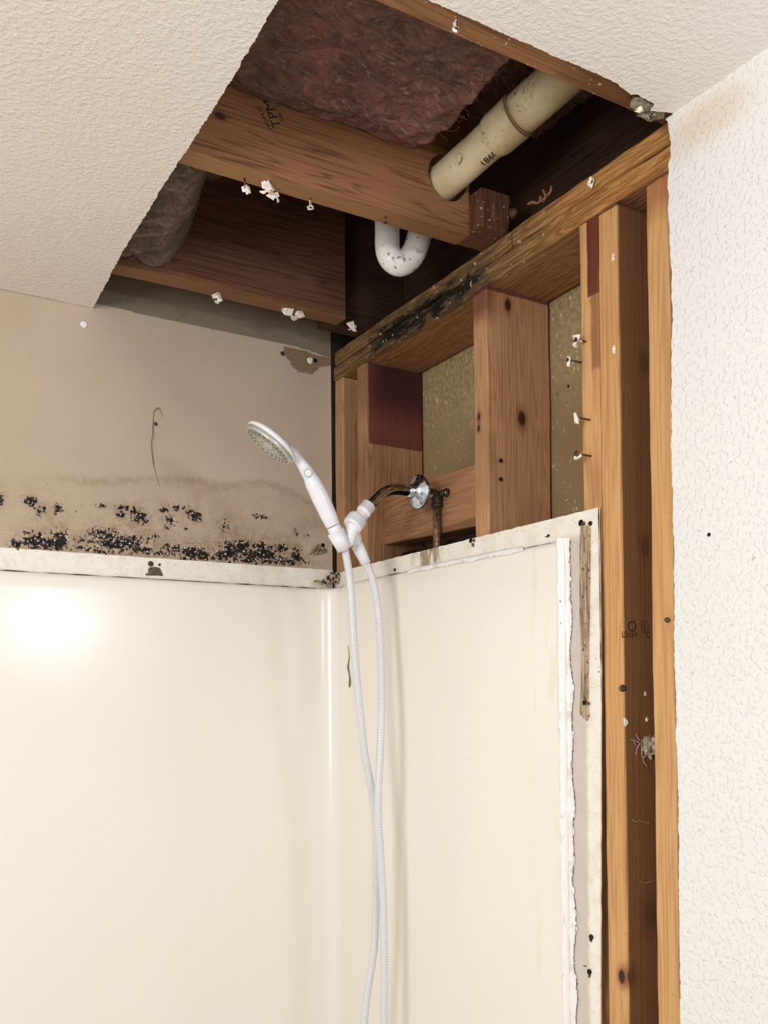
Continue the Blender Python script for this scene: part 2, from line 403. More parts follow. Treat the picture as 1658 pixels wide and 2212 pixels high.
def wall_paint(X, Z):
    m = np.zeros(X.shape)
    for p, a, b, s in MB: m = np.maximum(m, s*np.exp(-0.5*(((X-p.x)/a)**2+((Z-p.z)/b)**2)*0.9))
    H = np.interp(X, hx, hz); d = Z-H
    halo = np.exp(-0.5*(d/0.006)**2)*np.interp(X, [-.7, -.6, -.53, -.05], [.1, .2, 1, 1])+np.where(d < 0, 0.42, 0)*(1-np.exp(-(d/0.006)**2))*np.interp(X, [-.7, -.5, -.05], [.5, .7, 1])
    for p, a, b, s in MB:
        if p.z < ZC+0.41 and a > 0.004: halo = halo+0.55*s*np.exp(-0.5*(((X-p.x)/(1.7*a))**2+((Z-p.z)/(2.4*b))**2))
    halo = np.minimum(halo, 1.3)
    bare = (Z > np.interp(X, lx, lz)).astype(float)
    tr = inpoly(X, Z, torn).astype(float)
    return m, halo, bare, tr
t = NT('back_wall_paint'); at_ = t.n('ShaderNodeAttribute'); at_.attribute_name = 'paint'
sp = t.n('ShaderNodeSeparateColor'); t.t.links.new(at_.outputs['Color'], sp.inputs[0]); A4 = at_.outputs['Alpha']
nb = t.noise(4.5, 3); ng = t.noise(420, 2)
c = t.mix(t.rng(nb, 0.3, 0.7), lin((192, 172, 152)), lin((199, 181, 160)))
c = t.mix(t.math('MULTIPLY', t.rng(ng, 0.35, 0.7), 0.10), c, lin((150, 125, 105)))
c = t.mix(t.math('MULTIPLY', t.math('MULTIPLY', sp.outputs[1], t.rng(t.noise(60, 5, 0.7), 0.25, 0.65)), 0.50), c, lin((140, 112, 82)))
c = t.mix(sp.outputs[2], c, t.mix(t.noise(120, 4), lin((146, 132, 112)), lin((116, 104, 88))))
c = t.mix(t.math('MULTIPLY', t.rng(sp.outputs[2], 0.15, 0.5), t.rng(sp.outputs[2], 0.5, 0.9, 1, 0)), c, lin((198, 190, 176)))
c = t.mix(A4, c, t.mix(t.rng(t.noise(230, 3), 0.35, 0.7), lin((128, 106, 80)), lin((150, 128, 100))))
R_ = sp.outputs[0]
f1 = t.noise(150, 4, 0.62); f2 = t.noise(75, 4, 0.6)
k = t.math('ADD', R_, t.math('MULTIPLY', t.math('SUBTRACT', f1, 0.5), 3.4)); k = t.math('ADD', k, t.math('MULTIPLY', t.math('SUBTRACT', f2, 0.5), 1.8))
c = t.mix(t.math('MULTIPLY', t.math('MULTIPLY', t.rng(k, 0.30, 0.85), t.rng(R_, 0.02, 0.25)), 0.7), c, lin((98, 78, 60)))
c = t.mix(t.math('MULTIPLY', t.rng(t.math('ADD', R_, t.math('MULTIPLY', t.math('SUBTRACT', t.noise(45, 4, 0.6, off=(3, 3, 3)), 0.5), 1.6)), 0.55, 1.1), 0.72), c, lin((62, 50, 40)))
blk = t.math('MULTIPLY', t.rng(k, 0.64, 0.78), t.rng(R_, 0.12, 0.3))
c = t.mix(blk, c, lin((18, 16, 15)))
wd = t.math('MULTIPLY', t.rng(t.noise(230, 1, 0.4, off=(5, 2, 9)), 0.64, 0.67), t.rng(R_, 0.4, 0.65))
c = t.mix(wd, c, lin((232, 220, 205)))
few = t.math('MULTIPLY', t.rng(t.noise(130, 2, 0.5, off=(1, 7, 3)), 0.755, 0.765), t.box({'z': (None, BP)}, 0.01))
c = t.mix(t.math('MULTIPLY', few, 0.7), c, lin((60, 50, 40)))
t.bump(t.math('SUBTRACT', t.math('MULTIPLY', ng, 0.25), t.math('MULTIPLY', A4, 1.0)), 0.0007, 0.6)
M_wallb = t.end(c, 0.7, 0, 0.3)
xs = [-2.6, -1.6, -1.0, -0.8]+list(np.arange(-0.72, -0.0085, 0.0022))+[-0.0075]
zs = [0.0, 1.0, ZC+0.2]+list(np.arange(ZC+0.296, ZC+0.50, 0.0022))+list(np.arange(ZC+0.505, ZC+0.73, 0.006))+list(np.arange(ZC+0.732, HJ+0.02, 0.0022))+[HJ+0.24]
tag(gridbox('wall_back', xs, zs, 0.0, M_wallb, back=0.0125, attr=wall_paint), kind='structure')

# right wall: painted drywall cut back from the framing, with a chipped edge
XW = -0.020
edge_px = [(1437, 238), (1441, 262), (1446, 300), (1448, 340), (1443, 352), (1444, 480), (1447, 540), (1450, 600), (1449, 640), (1453, 690), (1449, 745), (1450, 830), (1450, 1000), (1453, 1100), (1456, 1200), (1456, 1400), (1460, 1500), (1459, 1600), (1463, 1700), (1466, 1815), (1465, 1900), (1467, 2000), (1468, 2130), (1469, 2212)]
ep = [(p.y, p.z) for p in (at(u, v, x=XW) for u, v in edge_px)]
ep = [(a, min(b, HC-0.0015*(i+1))) if i < 2 else (a, b) for i, (a, b) in enumerate(ep)]
poly = rags(ep+[(ep[-1][0]+0.002, 0.0)], 0.0045, 0.0012, 4, 0.6)+[(-3.2, 0.0), (-3.2, HC)]
poly.insert(0, (ep[0][0], HC))
tag(slab('wall_right', poly, 'x', XW, XW+0.016, M_wall_r, edge_mat=M_dark_edge), kind='structure')
# plain continuation of the framed wall behind the drywall, far board closing the bays, added corner sheet and roof that keep light out of the cavity
t = NT('bare_board_back'); g = t.noise(180, 4, 0.6)
c = t.mix(t.rng(t.noise(5, 3), 0.3, 0.7), lin((158, 134, 98)), lin((142, 116, 82)))
c = t.mix(t.math('MULTIPLY', t.rng(g, 0.4, 0.7), 0.25), c, lin((112, 92, 66)))
c = t.mix(t.math('MULTIPLY', t.rng(t.noise(110, 2, 0.5, 0, (1, 1.3, 0.7)), 0.672, 0.70), 0.85), c, lin((222, 200, 160)))
c = t.mix(t.rng(t.noise(75, 2, 0.5, 0, off=(4, 4, 4)), 0.745, 0.76), c, lin((46, 32, 20)))
top = t.math('MULTIPLY', t.box({'z': (BP-0.13, None)}, 0.05, t.noise(30, 3), 0.06), t.rng(t.noise(120, 4), 0.4, 0.6))
c = t.mix(t.math('MULTIPLY', top, 0.35), c, lin((196, 182, 130)))
M_far = t.end(c, 0.8)
def sheet(name, x, y, z, mat):
    bm = bmesh.new(); bmesh.ops.create_cube(bm, size=1)
    for v in bm.verts: v.co = Vector(((x[0]+x[1])/2+v.co.x*(x[1]-x[0]), (y[0]+y[1])/2+v.co.y*(y[1]-y[0]), (z[0]+z[1])/2+v.co.z*(z[1]-z[0])))
    return bmo(name, bm, mat)
tag(sheet('wall_far', (WD+0.005, WD+0.018), (-3.2, 0.05), (0.0, HJ+0.24), M_far), kind='structure')
tag(sheet('corner_leak_blocker', (-0.0065, WD+0.016), (0.0005, 0.0125), (0.0, HJ+0.24), plain('leak_blocker_dark', (40, 30, 22), 0.9, var=0.2)), kind='structure')  # dark sheet added behind the corner gap to stop light leaking in
M_under = plain('subfloor_underside', (84, 62, 46), 0.85, var=0.3, scale=20)
tag(sheet('subfloor_blocker_1', (-2.6, 0.6), (-3.2, 0.10), (HJ+0.241, HJ+0.26), M_under), kind='structure')  # unseen subfloor deck, added to block world light from above

# ------------------------------------------------------------------ FRAMING LUMBER
ORG = ((216, 168, 114), (188, 136, 86))
BRN = ((184, 126, 78), (140, 88, 48))
def zat(u, v, x=0.0): return at(u, v, x=x).z
def yat(u, v, x=0.0): return at(u, v, x=x).y
PUR = (70, 18, 24)
yS1 = (-0.137, -0.099); yS2 = (-0.5415, -0.5035); yS3 = (-0.806, -0.768); yS4 = (-0.845, -0.8075); yS5 = (-0.9385, -0.900)
k = at(1125, 905, y=-0.54); kk = at(1095, 660, y=-0.54)
M_S0 = wood('stud_wood_corner', (188, 144, 102), (154, 112, 76), 'z', off=(1, 0, 3))
zp = zat(850, 965, x=0.07)
z1 = at(850, 966, y=yS1[0]).z
M_S1 = wood('stud_wood_purple_top', (178, 132, 94), (140, 98, 68), 'z', off=(4, 2, 0),
            stains_shade=(({'z': (z1, None), 'x': (0.006, None)}, (112, 52, 46), 0.0012, 0.004, 0.92), ({'z': (z1+0.07, None), 'x': (0.006, None)}, (56, 20, 30), 0.035, 0.03, 0.85)))
M_S2 = wood('stud_wood_knotty', (194, 148, 108), (164, 118, 82), 'z', knots=((k, 0.008), (kk, 0.0065), (at(1033, 900, x=0), 0.004), (at(1033, 925, x=0), 0.0035)), off=(7, 1, 2),
            stains_shade=(({'z': (BP-0.05, None), 'x': (None, 0.02)}, (104, 40, 34), 0.02, 0.02, 0.75), ({'z': (BP-0.007, None)}, (84, 26, 34), 0.001, 0.006, 0.8),
                    ({'z': (zat(1030, 1100), zat(1030, 890)), 'x': (None, 0.004)}, (92, 60, 28), 0.05, 0.05, 0.45)))
ym = yat(1268, 600)
M_S3 = wood('stud_wood_stained', *ORG, 'z', off=(2, 8, 1), ring=7,
            stains_shade=(({'z': (zat(1275, 640), None), 'y': (None, ym)}, (88, 28, 34), 0.0015, 0.005, 0.95), ({'z': (zat(1280, 800), None), 'y': (None, yat(1276, 700))}, (120, 60, 36), 0.004, 0.01, 0.6),
                    ({'z': (zat(1270, 1110), zat(1270, 1000)), 'y': (None, ym+0.01)}, (130, 74, 34), 0.02, 0.02, 0.4)))
kb = at(1405, 1975, y=yS4[0]); kc = at(1364, 2110, y=yS4[0]); kd = at(1342, 2110, x=0); ke = at(1390, 785, y=yS4[0])
M_S4 = wood('stud_wood_orange', (212, 164, 108), (186, 134, 82), 'z', off=(5, 5, 1), ring=8,
            knots=((kb, 0.012), (kc, 0.007), (kd, 0.006), (ke, 0.008), (at(1393, 1180, y=yS4[0]), 0.008)),
            stains_shade=(({'z': (BP-0.004, None)}, (74, 22, 24), 0.001, 0.006, 0.85), ({'x': (0.004, None)}, (112, 78, 54), 0.001, 0.0, 0.85)))  # last entry paints the shade on the stud's recessed side into the wood
M_S5 = wood('stud_wood_outer', (214, 167, 112), (190, 139, 88), 'z', off=(9, 3, 4), ring=6, stains_shade=(({'z': (BP-0.05, None)}, (150, 82, 44), 0.03, 0.03, 0.6), ({'z': (BP-0.006, None)}, (84, 34, 28), 0.002, 0.004, 0.8)))
G = 'upright studs of the opened wall'
def stud(y, mat, label, x0=0.0, z0=0.02, seed=0, warp=(0, 0), x1=WD, tilt=0.0):
    return tag(board('wall_stud', (x0, x1), y, (z0, BP-0.0012), mat, axis='z', seed=seed, warp=warp, tilt=tilt), label, 'stud', G)
stud((-0.0385, -0.0035), M_S0, 'narrow-looking wooden stud in the far corner, right behind the edge of the back wall', seed=1)
s1 = stud(yS1, M_S1, 'wooden stud with a dark purple painted band across its upper side', seed=2)
s2 = stud(yS2, M_S2, 'widest-looking brown wooden stud with a round knot, right of the shower arm', seed=3)
s3 = stud(yS3, M_S3, 'wooden stud with purple streak at its top and drywall nails sticking out', seed=4, x0=0.0008)
for v in s3.data.vertices: v.co.y += 0.018*max(0, min(1, (1.86-(v.co.z+s3.location.z))/0.62))     # bowed lower half
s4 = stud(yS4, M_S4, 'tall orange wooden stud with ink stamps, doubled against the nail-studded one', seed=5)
s5 = stud(yS5, M_S5, 'outermost orange wooden stud beside the cut edge of the white wall', seed=6)

# top plates
pm0, pm1 = at(820, 720, x=0), at(1040, 560, x=0)
moldst = (({'y': (pm1.y, pm0.y+0.03), 'z': (None, None), 'x': (None, 0.02)}, (40, 34, 24), 0.05, 0.10, 0.95),)
def plate_mat(name, off, big):
    t = NT(name); st = AX['y']
    a = t.noise(9, 2, 0.5, 0.8, st=tuple(k*0.5 for k in st), off=off); bands = t.math('ABSOLUTE', t.math('SUBTRACT', t.math('FRACT', t.math('MULTIPLY', a, 7)), 0.5))
    fine = t.noise(8, 5, 0.65, 0.4, st=(34, 1, 34), off=off)
    f = t.math('ADD', t.math('MULTIPLY', bands, 0.7), t.math('MULTIPLY', fine, 0.9))
    o = t.xyz(); far = t.rng(o[1], -0.55, -0.85)
    c = t.mix(t.rng(f, 0.35, 0.95), lin((92, 66, 38)), lin((158, 122, 78)))
    c2 = t.mix(t.rng(f, 0.35, 0.95), lin((150, 98, 50)), lin((206, 154, 94)))
    c = t.mix(far, c, c2)
    und = t.box({'x': (0.004, None)}, 0.002)
    c = t.mix(und, c, t.mix(t.rng(f, 0.3, 1.0), lin((124, 84, 54)), lin((172, 126, 84))))
    c = t.mix(t.math('MULTIPLY', t.rng(t.noise(50, 4, 0.7, 0.3, st=(20, 1, 20)), 0.6, 0.7), 0.5), c, lin((60, 36, 18)))
    if big:
        yy = t.rng(o[1], pm1.y-0.10, pm1.y+0.06); y2 = t.rng(o[1], pm0.y-0.02, pm0.y+0.13, 1, 0)
        n1 = t.rng(t.noise(34, 6, 0.75, 0.6, st=(1.6, 0.55, 1.6)), 0.32, 0.68, smooth=False); m = t.math('MULTIPLY', t.math('MULTIPLY', yy, y2), t.box({'x': (None, 0.012)}, 0.01))
        z_ = t.rng(t.math('ABSOLUTE', t.math('SUBTRACT', o[2], HJ-PL*1.25)), 0.004, 0.040, 1, 0.35)
        m = t.math('MULTIPLY', m, z_)
        c = t.mix(t.math('MULTIPLY', t.math('MULTIPLY', t.rng(t.math('ADD', m, t.math('MULTIPLY', n1, 0.9)), 0.62, 1.25), t.rng(m, 0.05, 0.3)), 0.8), c, lin((64, 54, 36)))
        c = t.mix(t.math('MULTIPLY', t.rng(t.math('ADD', t.math('MULTIPLY', m, 0.9), t.math('MULTIPLY', n1, 0.9)), 1.12, 1.3), t.rng(m, 0.2, 0.5)), c, lin((22, 20, 16)))
    sp_ = t.math('MULTIPLY', t.rng(t.noise(95, 1.5, 0.5, off=(8, 1, 1)), 0.69, 0.71), t.box({'y': (at(1180, 480, x=0).y, at(740, 780, x=0).y), 'x': (None, 0.003)}, 0.04))
    c = t.mix(sp_, c, lin((228, 210, 178)))
    c = t.mix(t.math('MULTIPLY', t.rng(t.noise(190, 2), 0.64, 0.72), 0.5), c, lin((50, 34, 18)))
    t.bump(t.math('ADD', bands, fine), 0.0014, 0.8); return t.end(c, 0.65, 0, 0.3)
M_pu = plate_mat('upper_plate_wood', (1, 3, 2), True); M_pl = plate_mat('lower_plate_wood', (6, 1, 7), True)
ysp = yat(1105, 520)
tag(board('top_plate', (0.001, WD), (ysp+0.0012, -0.001), (HJ-PL+0.0030, HJ-0.0003), M_pu, axis='y', seed=11, wob=0.0012, bev=0.004), 'upper wall plate board with black mould, from the back corner to the vertical joint', 'plate')
tag(board('top_plate', (0.0, WD), (-1.6, ysp-0.0012), (HJ-PL+0.0030, HJ-0.0003), M_pu, axis='y', seed=12, wob=0.0012, bev=0.004), 'upper wall plate board right of the vertical joint, with a nail near its middle', 'plate')
tag(board('top_plate', (-0.0012, WD), (-1.6, -0.001), (BP, HJ-PL-0.0008), M_pl, axis='y', seed=13, wob=0.0012, bev=0.0045), 'long lower wall plate board lying across the stud tops', 'plate')

# short block carrying the shower fitting
M_blk = wood('block_wood', (172, 126, 90), (136, 94, 64), 'y', off=(3, 3, 6), stains_shade=(({'y': (None, None), 'z': (None, ZC+0.352)}, (96, 54, 26), 0.004, 0.006, 0.5),))
blk = board('blocking_board', (0.040, 0.078), (-0.5025, -0.1375), (ZC+0.342, ZC+0.452), M_blk, axis='y', seed=21, tilt=0.020)
tag(blk, 'short horizontal wooden block nailed between two studs behind the shower pipe', 'blocking')
t_bk = NT('bay_shade'); M_bk = plain('bay_shade_dark', (44, 34, 28), 0.9, var=0.3)
tag(sheet('bay_shade_sheet', (0.082, 0.0835), (-0.5020, -0.1380), (ZC+0.02, ZC+0.338), M_bk), 'dark brown sheet standing in for shade in the wall bay below the shower block', 'paper')  # dark sheet put in for the shadow under the block

# joists
M_j2 = wood('joist_wood', (164, 114, 78), (108, 70, 46), 'x', off=(2, 2, 9), ring=9, grain=1.9, knots=((at(475, 250, y=-0.559), 0.005),),
            stains_shade=(({'z': (HJ+0.075, None)}, (120, 82, 44), 0.02, 0.03, 0.5), ({'y': (-0.556, None)}, (156, 120, 74), 0.001, 0, 0.5), ({'x': (-0.17, None), 'z': (None, HJ+0.03)}, (70, 48, 30), 0.05, 0.06, 0.4), ({'x': (-0.045, None)}, (92, 60, 34), 0.008, 0.02, 0.5)))
M_j1 = wood('front_joist_wood', (160, 114, 76), (116, 80, 50), 'x', off=(8, 2, 4), specks=0.3, stains_shade=(({'x': (-0.17, None)}, (84, 56, 40), 0.05, 0.06, 0.6),))
M_j3 = wood('rear_joist_wood', (112, 72, 54), (70, 43, 33), 'x', off=(5, 9, 4), stains_shade=(({'z': (None, HJ+0.012)}, (136, 98, 60), 0.006, 0.012, 0.4), ({'y': (-0.164, None)}, (138, 102, 68), 0.001, 0, 0.5)))
GJ = 'ceiling joists in the hole'
J2Y = (-0.559, -0.521); J1Y = (-0.967, -0.929); J3Y = (-0.166, -0.128); JH = 0.240
# middle joist with the hole for the drain pipe: front/back outlines are slabs with a round cut
hc = at(966, 384, y=J2Y[0]); hr = 0.0375
def holed(name, x0, x1, y, z0, z1, c, r, mat):
    bm = bmesh.new(); n = 40; xs_ = np.linspace(x0, x1, 50)
    def ringpts(yy):
        return [bm.verts.new((c.x+math.cos(2*math.pi*i/n)*r*(1+0.05*vn((i, 0, 0), 0.9)), yy, c.z+math.sin(2*math.pi*i/n)*r*(1+0.05*vn((i, 0, 0), 0.9)))) for i in range(n)]
    B = 0.062
    def sq(yy):
        out = []
        for i in range(n):
            a = 2*math.pi*i/n; k = 1/max(abs(math.cos(a)), abs(math.sin(a)))
            X = c.x+math.cos(a)*k*B; Z = c.z+math.sin(a)*k*B
            out.append(bm.verts.new((max(x0, min(x1, X)), yy, max(z0, min(z1, Z)))))
        return out
    for yy in y:
        r1 = ringpts(yy); s1_ = sq(yy)
        for i in range(n): bm.faces.new((r1[i], r1[(i+1) % n], s1_[(i+1) % n], s1_[i]))
        if yy == y[0]: f1_ = r1
        else: f2_ = r1
    for i in range(n): bm.faces.new((f1_[i], f1_[(i+1) % n], f2_[(i+1) % n], f2_[i]))
    def q(a, b, d, e):
        bm.faces.new([bm.verts.new(p) for p in (a, b, d, e)])
    xl, xr, zb, zt = max(x0, c.x-B), min(x1, c.x+B), max(z0, c.z-B), min(z1, c.z+B)
    for yy in y:
        q((x0, yy, z0), (xl, yy, z0), (xl, yy, z1), (x0, yy, z1)); q((xr, yy, z0), (x1, yy, z0), (x1, yy, z1), (xr, yy, z1))
        if zb > z0+1e-5: q((xl, yy, z0), (xr, yy, z0), (xr, yy, zb), (xl, yy, zb))
        if zt < z1-1e-5: q((xl, yy, zt), (xr, yy, zt), (xr, yy, z1), (xl, yy, z1))
    q((x0, y[0], z0), (x1, y[0], z0), (x1, y[1], z0), (x0, y[1], z0)); q((x0, y[0], z1), (x1, y[0], z1), (x1, y[1], z1), (x0, y[1], z1))
    q((x0, y[0], z0), (x0, y[1], z0), (x0, y[1], z1), (x0, y[0], z1)); q((x1, y[0], z0), (x1, y[1], z0), (x1, y[1], z1), (x1, y[0], z1))
    return bmo(name, bm, mat)
j2 = holed('ceiling_joist', -2.5, -0.046, J2Y, HJ+0.0004, HJ+JH, hc, hr, M_j2)
tag(j2, 'middle ceiling joist with wavy grain, pierced by the beige drain pipe', 'joist', GJ)
j1 = tag(board('ceiling_joist', (-2.5, WD-0.04), J1Y, (HJ+0.0004, HJ+JH), M_j1, axis='x', seed=31, wob=0.0006), 'front ceiling joist running along the cut edge of the ceiling board', 'joist', GJ)
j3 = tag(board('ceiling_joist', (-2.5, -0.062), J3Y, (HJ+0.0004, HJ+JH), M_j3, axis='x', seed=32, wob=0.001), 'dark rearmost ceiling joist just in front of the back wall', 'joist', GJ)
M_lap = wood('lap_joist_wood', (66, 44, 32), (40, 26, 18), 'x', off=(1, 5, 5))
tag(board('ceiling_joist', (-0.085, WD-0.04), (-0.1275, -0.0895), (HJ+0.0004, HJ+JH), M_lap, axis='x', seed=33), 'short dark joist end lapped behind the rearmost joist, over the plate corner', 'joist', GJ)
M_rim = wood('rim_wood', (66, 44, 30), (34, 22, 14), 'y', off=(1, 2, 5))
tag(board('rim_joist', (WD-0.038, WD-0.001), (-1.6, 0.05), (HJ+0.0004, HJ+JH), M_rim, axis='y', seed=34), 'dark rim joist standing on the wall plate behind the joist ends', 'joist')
M_eb = wood('block_end_wood', (104, 66, 46), (62, 36, 24), 'z', off=(1, 7, 5), specks=0.3)
eb = board('wood_block', (-0.045, 0.012), (-0.590, -0.5215), (HJ+0.0006, HJ+0.066), M_eb, axis='z', seed=35, wob=0.003, step=0.006)
tag(eb, 'small splintered wood block on the wall plate beside the middle joist end', 'block')
spl = []
M_spl = plain('splinter_wood', (170, 120, 86), 0.8, var=0.2)
for (u0, v0, u1, v1, r) in ((1059, 478, 1067, 437, .0007), (1066, 478, 1062, 437, .0006), (1075, 470, 1062, 478, .0008)):
    a = at(u0, v0, y=-0.5905); b = at(u1, v1, y=-0.592); sweep('splinter', [a, (a+b)/2+Vector((0.001, 0, 0)), b], [r, r, r*0.4], M_spl, eb, seg=6)
# debris on the plate
deb = thing('wood_debris', at(1165, 445, x=0.03), 'curled bark and wood splinters lying on the wall plate right of the drain pipe', 'debris')
for i, pp in enumerate((((1140, 441), (1150, 437), (1160, 439), (1172, 432)), ((1172, 436), (1178, 425), (1172, 410)), ((1172, 432), (1188, 415), (1190, 402)), ((1165, 436), (1168, 424)))):
    sweep('splinter', [at(u, v, x=0.03+0.004*i) for u, v in pp], [0.0022, 0.0026, 0.0018, 0.001][:len(pp)], M_spl, deb, seg=7)
deb2 = sweep('bark_chip', [at(1092, 472, x=0.02), at(1106, 462, x=0.02), at(1116, 455, x=0.02)], [0.004, 0.009, 0.003], M_eb, seg=9)
tag(deb2, 'reddish bark chip on the plate directly above the vertical joint', 'bark')

# ------------------------------------------------------------------ INSULATION
def fluff_mat(name, c1, c2, c3):
    t = NT(name)
    a = t.noise(16, 6, 0.65, 1.5, st=(1, 1.6, 1)); b = t.noise(70, 5, 0.7, 1.2, st=(0.7, 2, 1)); c_ = t.noise(4, 3)
    c = t.mix(t.rng(a, 0.3, 0.7), lin(c1), lin(c2)); c = t.mix(t.math('MULTIPLY', t.rng(b, 0.48, 0.68), 0.75), c, lin(c3))
    c = t.mix(t.math('MULTIPLY', t.rng(c_, 0.45, 0.65), 0.5), c, lin((112, 84, 62)))
    t.bump(t.math('ADD', a, t.math('MULTIPLY', b, 0.6)), 0.04, 1.0)
    m = t.end(c, 0.95, 0, 0.05); t.b.inputs['Sheen Weight'].default_value = 0.3; return m
def batt(name, x, y, zf, mat, nx=120, ny=60, top=HJ+0.235, label=''):
    """hanging batt: lumpy underside zf(x,y), straight sides"""
    bm = bmesh.new(); g = []
    for i in range(nx+1):
        row = []
        for j in range(ny+1):
            X = x[0]+(x[1]-x[0])*i/nx; Y = y[0]+(y[1]-y[0])*j/ny
            row.append(bm.verts.new((X+0.006*vn((X, Y, 1), 30), Y+(0.004*vn((X, Y, 9), 30) if 0 < j < ny else 0), zf(X, Y))))
        g.append(row)
    for i in range(nx):
        for j in range(ny): bm.faces.new((g[i][j], g[i+1][j], g[i+1][j+1], g[i][j+1]))
    def tp(v): return bm.verts.new((v.co.x, v.co.y, top))
    T = [[tp(g[0][0]), tp(g[0][ny])], [tp(g[nx][0]), tp(g[nx][ny])]]
    bm.faces.new([T[0][0], T[1][0], T[1][1], T[0][1]])
    bm.faces.new([g[i][0] for i in range(nx+1)]+[T[1][0], T[0][0]]); bm.faces.new([g[i][ny] for i in range(nx+1)]+[T[1][1], T[0][1]])
    bm.faces.new([g[0][j] for j in range(ny+1)]+[T[0][1], T[0][0]]); bm.faces.new([g[nx][j] for j in range(ny+1)]+[T[1][1], T[1][0]])
    return tag(bmo(name, bm, mat, None, True), label, 'insulation')
M_f1 = fluff_mat('mauve_glass_wool', (112, 60, 54), (206, 130, 116), (246, 190, 168))
M_f2 = fluff_mat('grey_glass_wool', (110, 84, 72), (178, 142, 124), (220, 186, 168))
def z1f(X, Y):
    base = HJ+0.106+0.018*vn((X, Y, 0), 9)+0.016*abs(vn((X+0.3*Y, Y, 0), 17, 3))+0.010*abs(vn((X*0.7+0.4*Y, Y*1.4, 0), 42, 5))+0.003*vn((X, Y*2, 0), 110, 5)-0.008
    base = HJ+0.110+(base-HJ-0.110)*min(1, 0.3+abs(Y+0.56)/0.07); return base+max(0, min(1, (X+0.150)/0.045))*0.095
B1 = batt('insulation_batt', (-1.3, WD-0.042), (-0.927, -0.5605), z1f, M_f1, nx=260, ny=110, label='dusky pink glass wool batt filling the bay in front of the middle joist')
def z2f(X, Y):
    e = -0.425+0.020*vn((Y, 0, 0), 18)+(Y+0.3)*0.16
    k = max(0, min(1, (X-e+0.05)/0.09))
    return HJ+0.022+0.012*vn((X, Y, 0), 11, 2)+0.010*math.sin((Y*110+X*60)+3.5*vn((X, Y, 0), 10))+0.003*vn((X, Y*3, 0), 60, 5)+0.19*k*k
B2 = batt('insulation_batt', (-1.3, -0.33), (-0.519, -0.1675), z2f, M_f2, nx=200, ny=90, label='greyish folded glass wool sagging at the left, behind the middle joist')
# loose fibres hanging at the batt ends
def fibres(n, fn, name, par):
    bm = bmesh.new()
    for i in range(n):
        p = fn(); d = Vector((random.uniform(-1, 1), random.uniform(-1, 1), random.uniform(-0.9, 0.1))).normalized(); L = random.uniform(0.010, 0.026); r = 0.00013
        q = [p+d*L*s+Vector((vn((i*3.7, s*2.5, 0.5), 1.0), vn((i*3.7, s*2.5, 5.5), 1.0), vn((i*3.7, s*2.5, 9.5), 1.0)))*0.020*s for s in (0, 0.2, 0.4, 0.6, 0.8, 1)]
        prev = None
        for a in q:
            row = [bm.verts.new(a+Vector((math.cos(k_*2.09), math.sin(k_*2.09), 0.3*k_))*r) for k_ in range(3)]
            if prev:
                for k_ in range(3): bm.faces.new((prev[k_], prev[(k_+1) % 3], row[(k_+1) % 3], row[k_]))
            prev = row
    o = bmo(name, bm, plain('glass_fibre', (190, 150, 134), 0.8, var=0.2), par); return tag(o, kind='stuff')
def pA():
    X = random.uniform(-0.55, -0.08); Y = random.uniform(-0.92, -0.57); return Vector((X, Y, z1f(X, Y)-0.0003))
def pB():
    Y = random.uniform(-0.50, -0.18); X = -0.44+(Y+0.3)*0.16-random.uniform(0, 0.14); return Vector((X, Y, z2f(X, Y)-0.0003))
fibres(450, pA, 'loose_fibres', B1)
fibres(260, pB, 'loose_fibres', B2)

# ------------------------------------------------------------------ PIPES
t = NT('beige_pvc')
c = t.mix(t.rng(t.noise(18, 4), 0.35, 0.65), lin((202, 182, 140)), lin((222, 206, 168)))
ck = t.math('ABSOLUTE', t.math('SUBTRACT', t.noise(26, 3, 0.6, 1.5), 0.5)); c = t.mix(t.math('MULTIPLY', t.rng(ck, 0.004, 0.012, 1, 0), t.rng(t.noise(10, 2), 0.5, 0.6)), c, lin((86, 66, 42)))
c = t.mix(t.rng(t.noise(260, 2), 0.7, 0.74), c, lin((120, 96, 66)))
M_pvc = t.end(c, 0.45)
pa = at(968, 384, y=-0.559); pb = EYE+ray(1193, 183)*1.42
ax = (pb-pa).normalized(); pr = px(38, at(972, 388, y=-0.56))
pipe = thing('drain_pipe', pa, 'thick beige plastic drain pipe with a coupling, passing through the middle joist', 'pipe')
def along(u, v):                     # parameter on the axis nearest a pixel
    d = ray(u, v).normalized(); w = pa-EYE; b_ = ax.dot(d); return (b_*w.dot(d)-w.dot(ax))/(1-b_*b_)
s0 = along(1065, 305); s1x = along(1110, 262); s2x = along(1125, 250)
lathe('pipe_run', pa, ax, [(-0.06, pr), (-0.05, pr), (s0, pr), (s0+0.03, pr)], M_pvc, pipe)
lathe('coupling', pa, ax, [(s0-0.004, pr*0.9), (s0, pr*1.04), (s0+0.012, pr*1.17), (s1x, pr*1.19), (s2x, pr*1.19), (s2x+0.001, pr*1.02)], M_pvc, pipe)
lathe('pipe_run', pa, ax, [(s2x-0.002, pr*1.10), (s2x+0.02, pr*1.12), ((pb-pa).length+0.10, pr*1.12)], M_pvc, pipe)
lathe('seam_ring', pa, ax, [(s2x-0.004, pr*1.192), (s2x-0.003, pr*1.203), (s2x-0.0005, pr*1.20), (s2x+0.0005, pr*1.15)], plain('brown_seam', (120, 98, 64), 0.7), pipe)
vd = (pa-EYE).normalized(); side = ax.cross(vd).normalized(); front = side.cross(ax).normalized()
if front.dot(vd) > 0: front = -front
if side.z > 0: side = -side          # towards the lower right edge of the pipe in view
s_t = along(1040, 333)
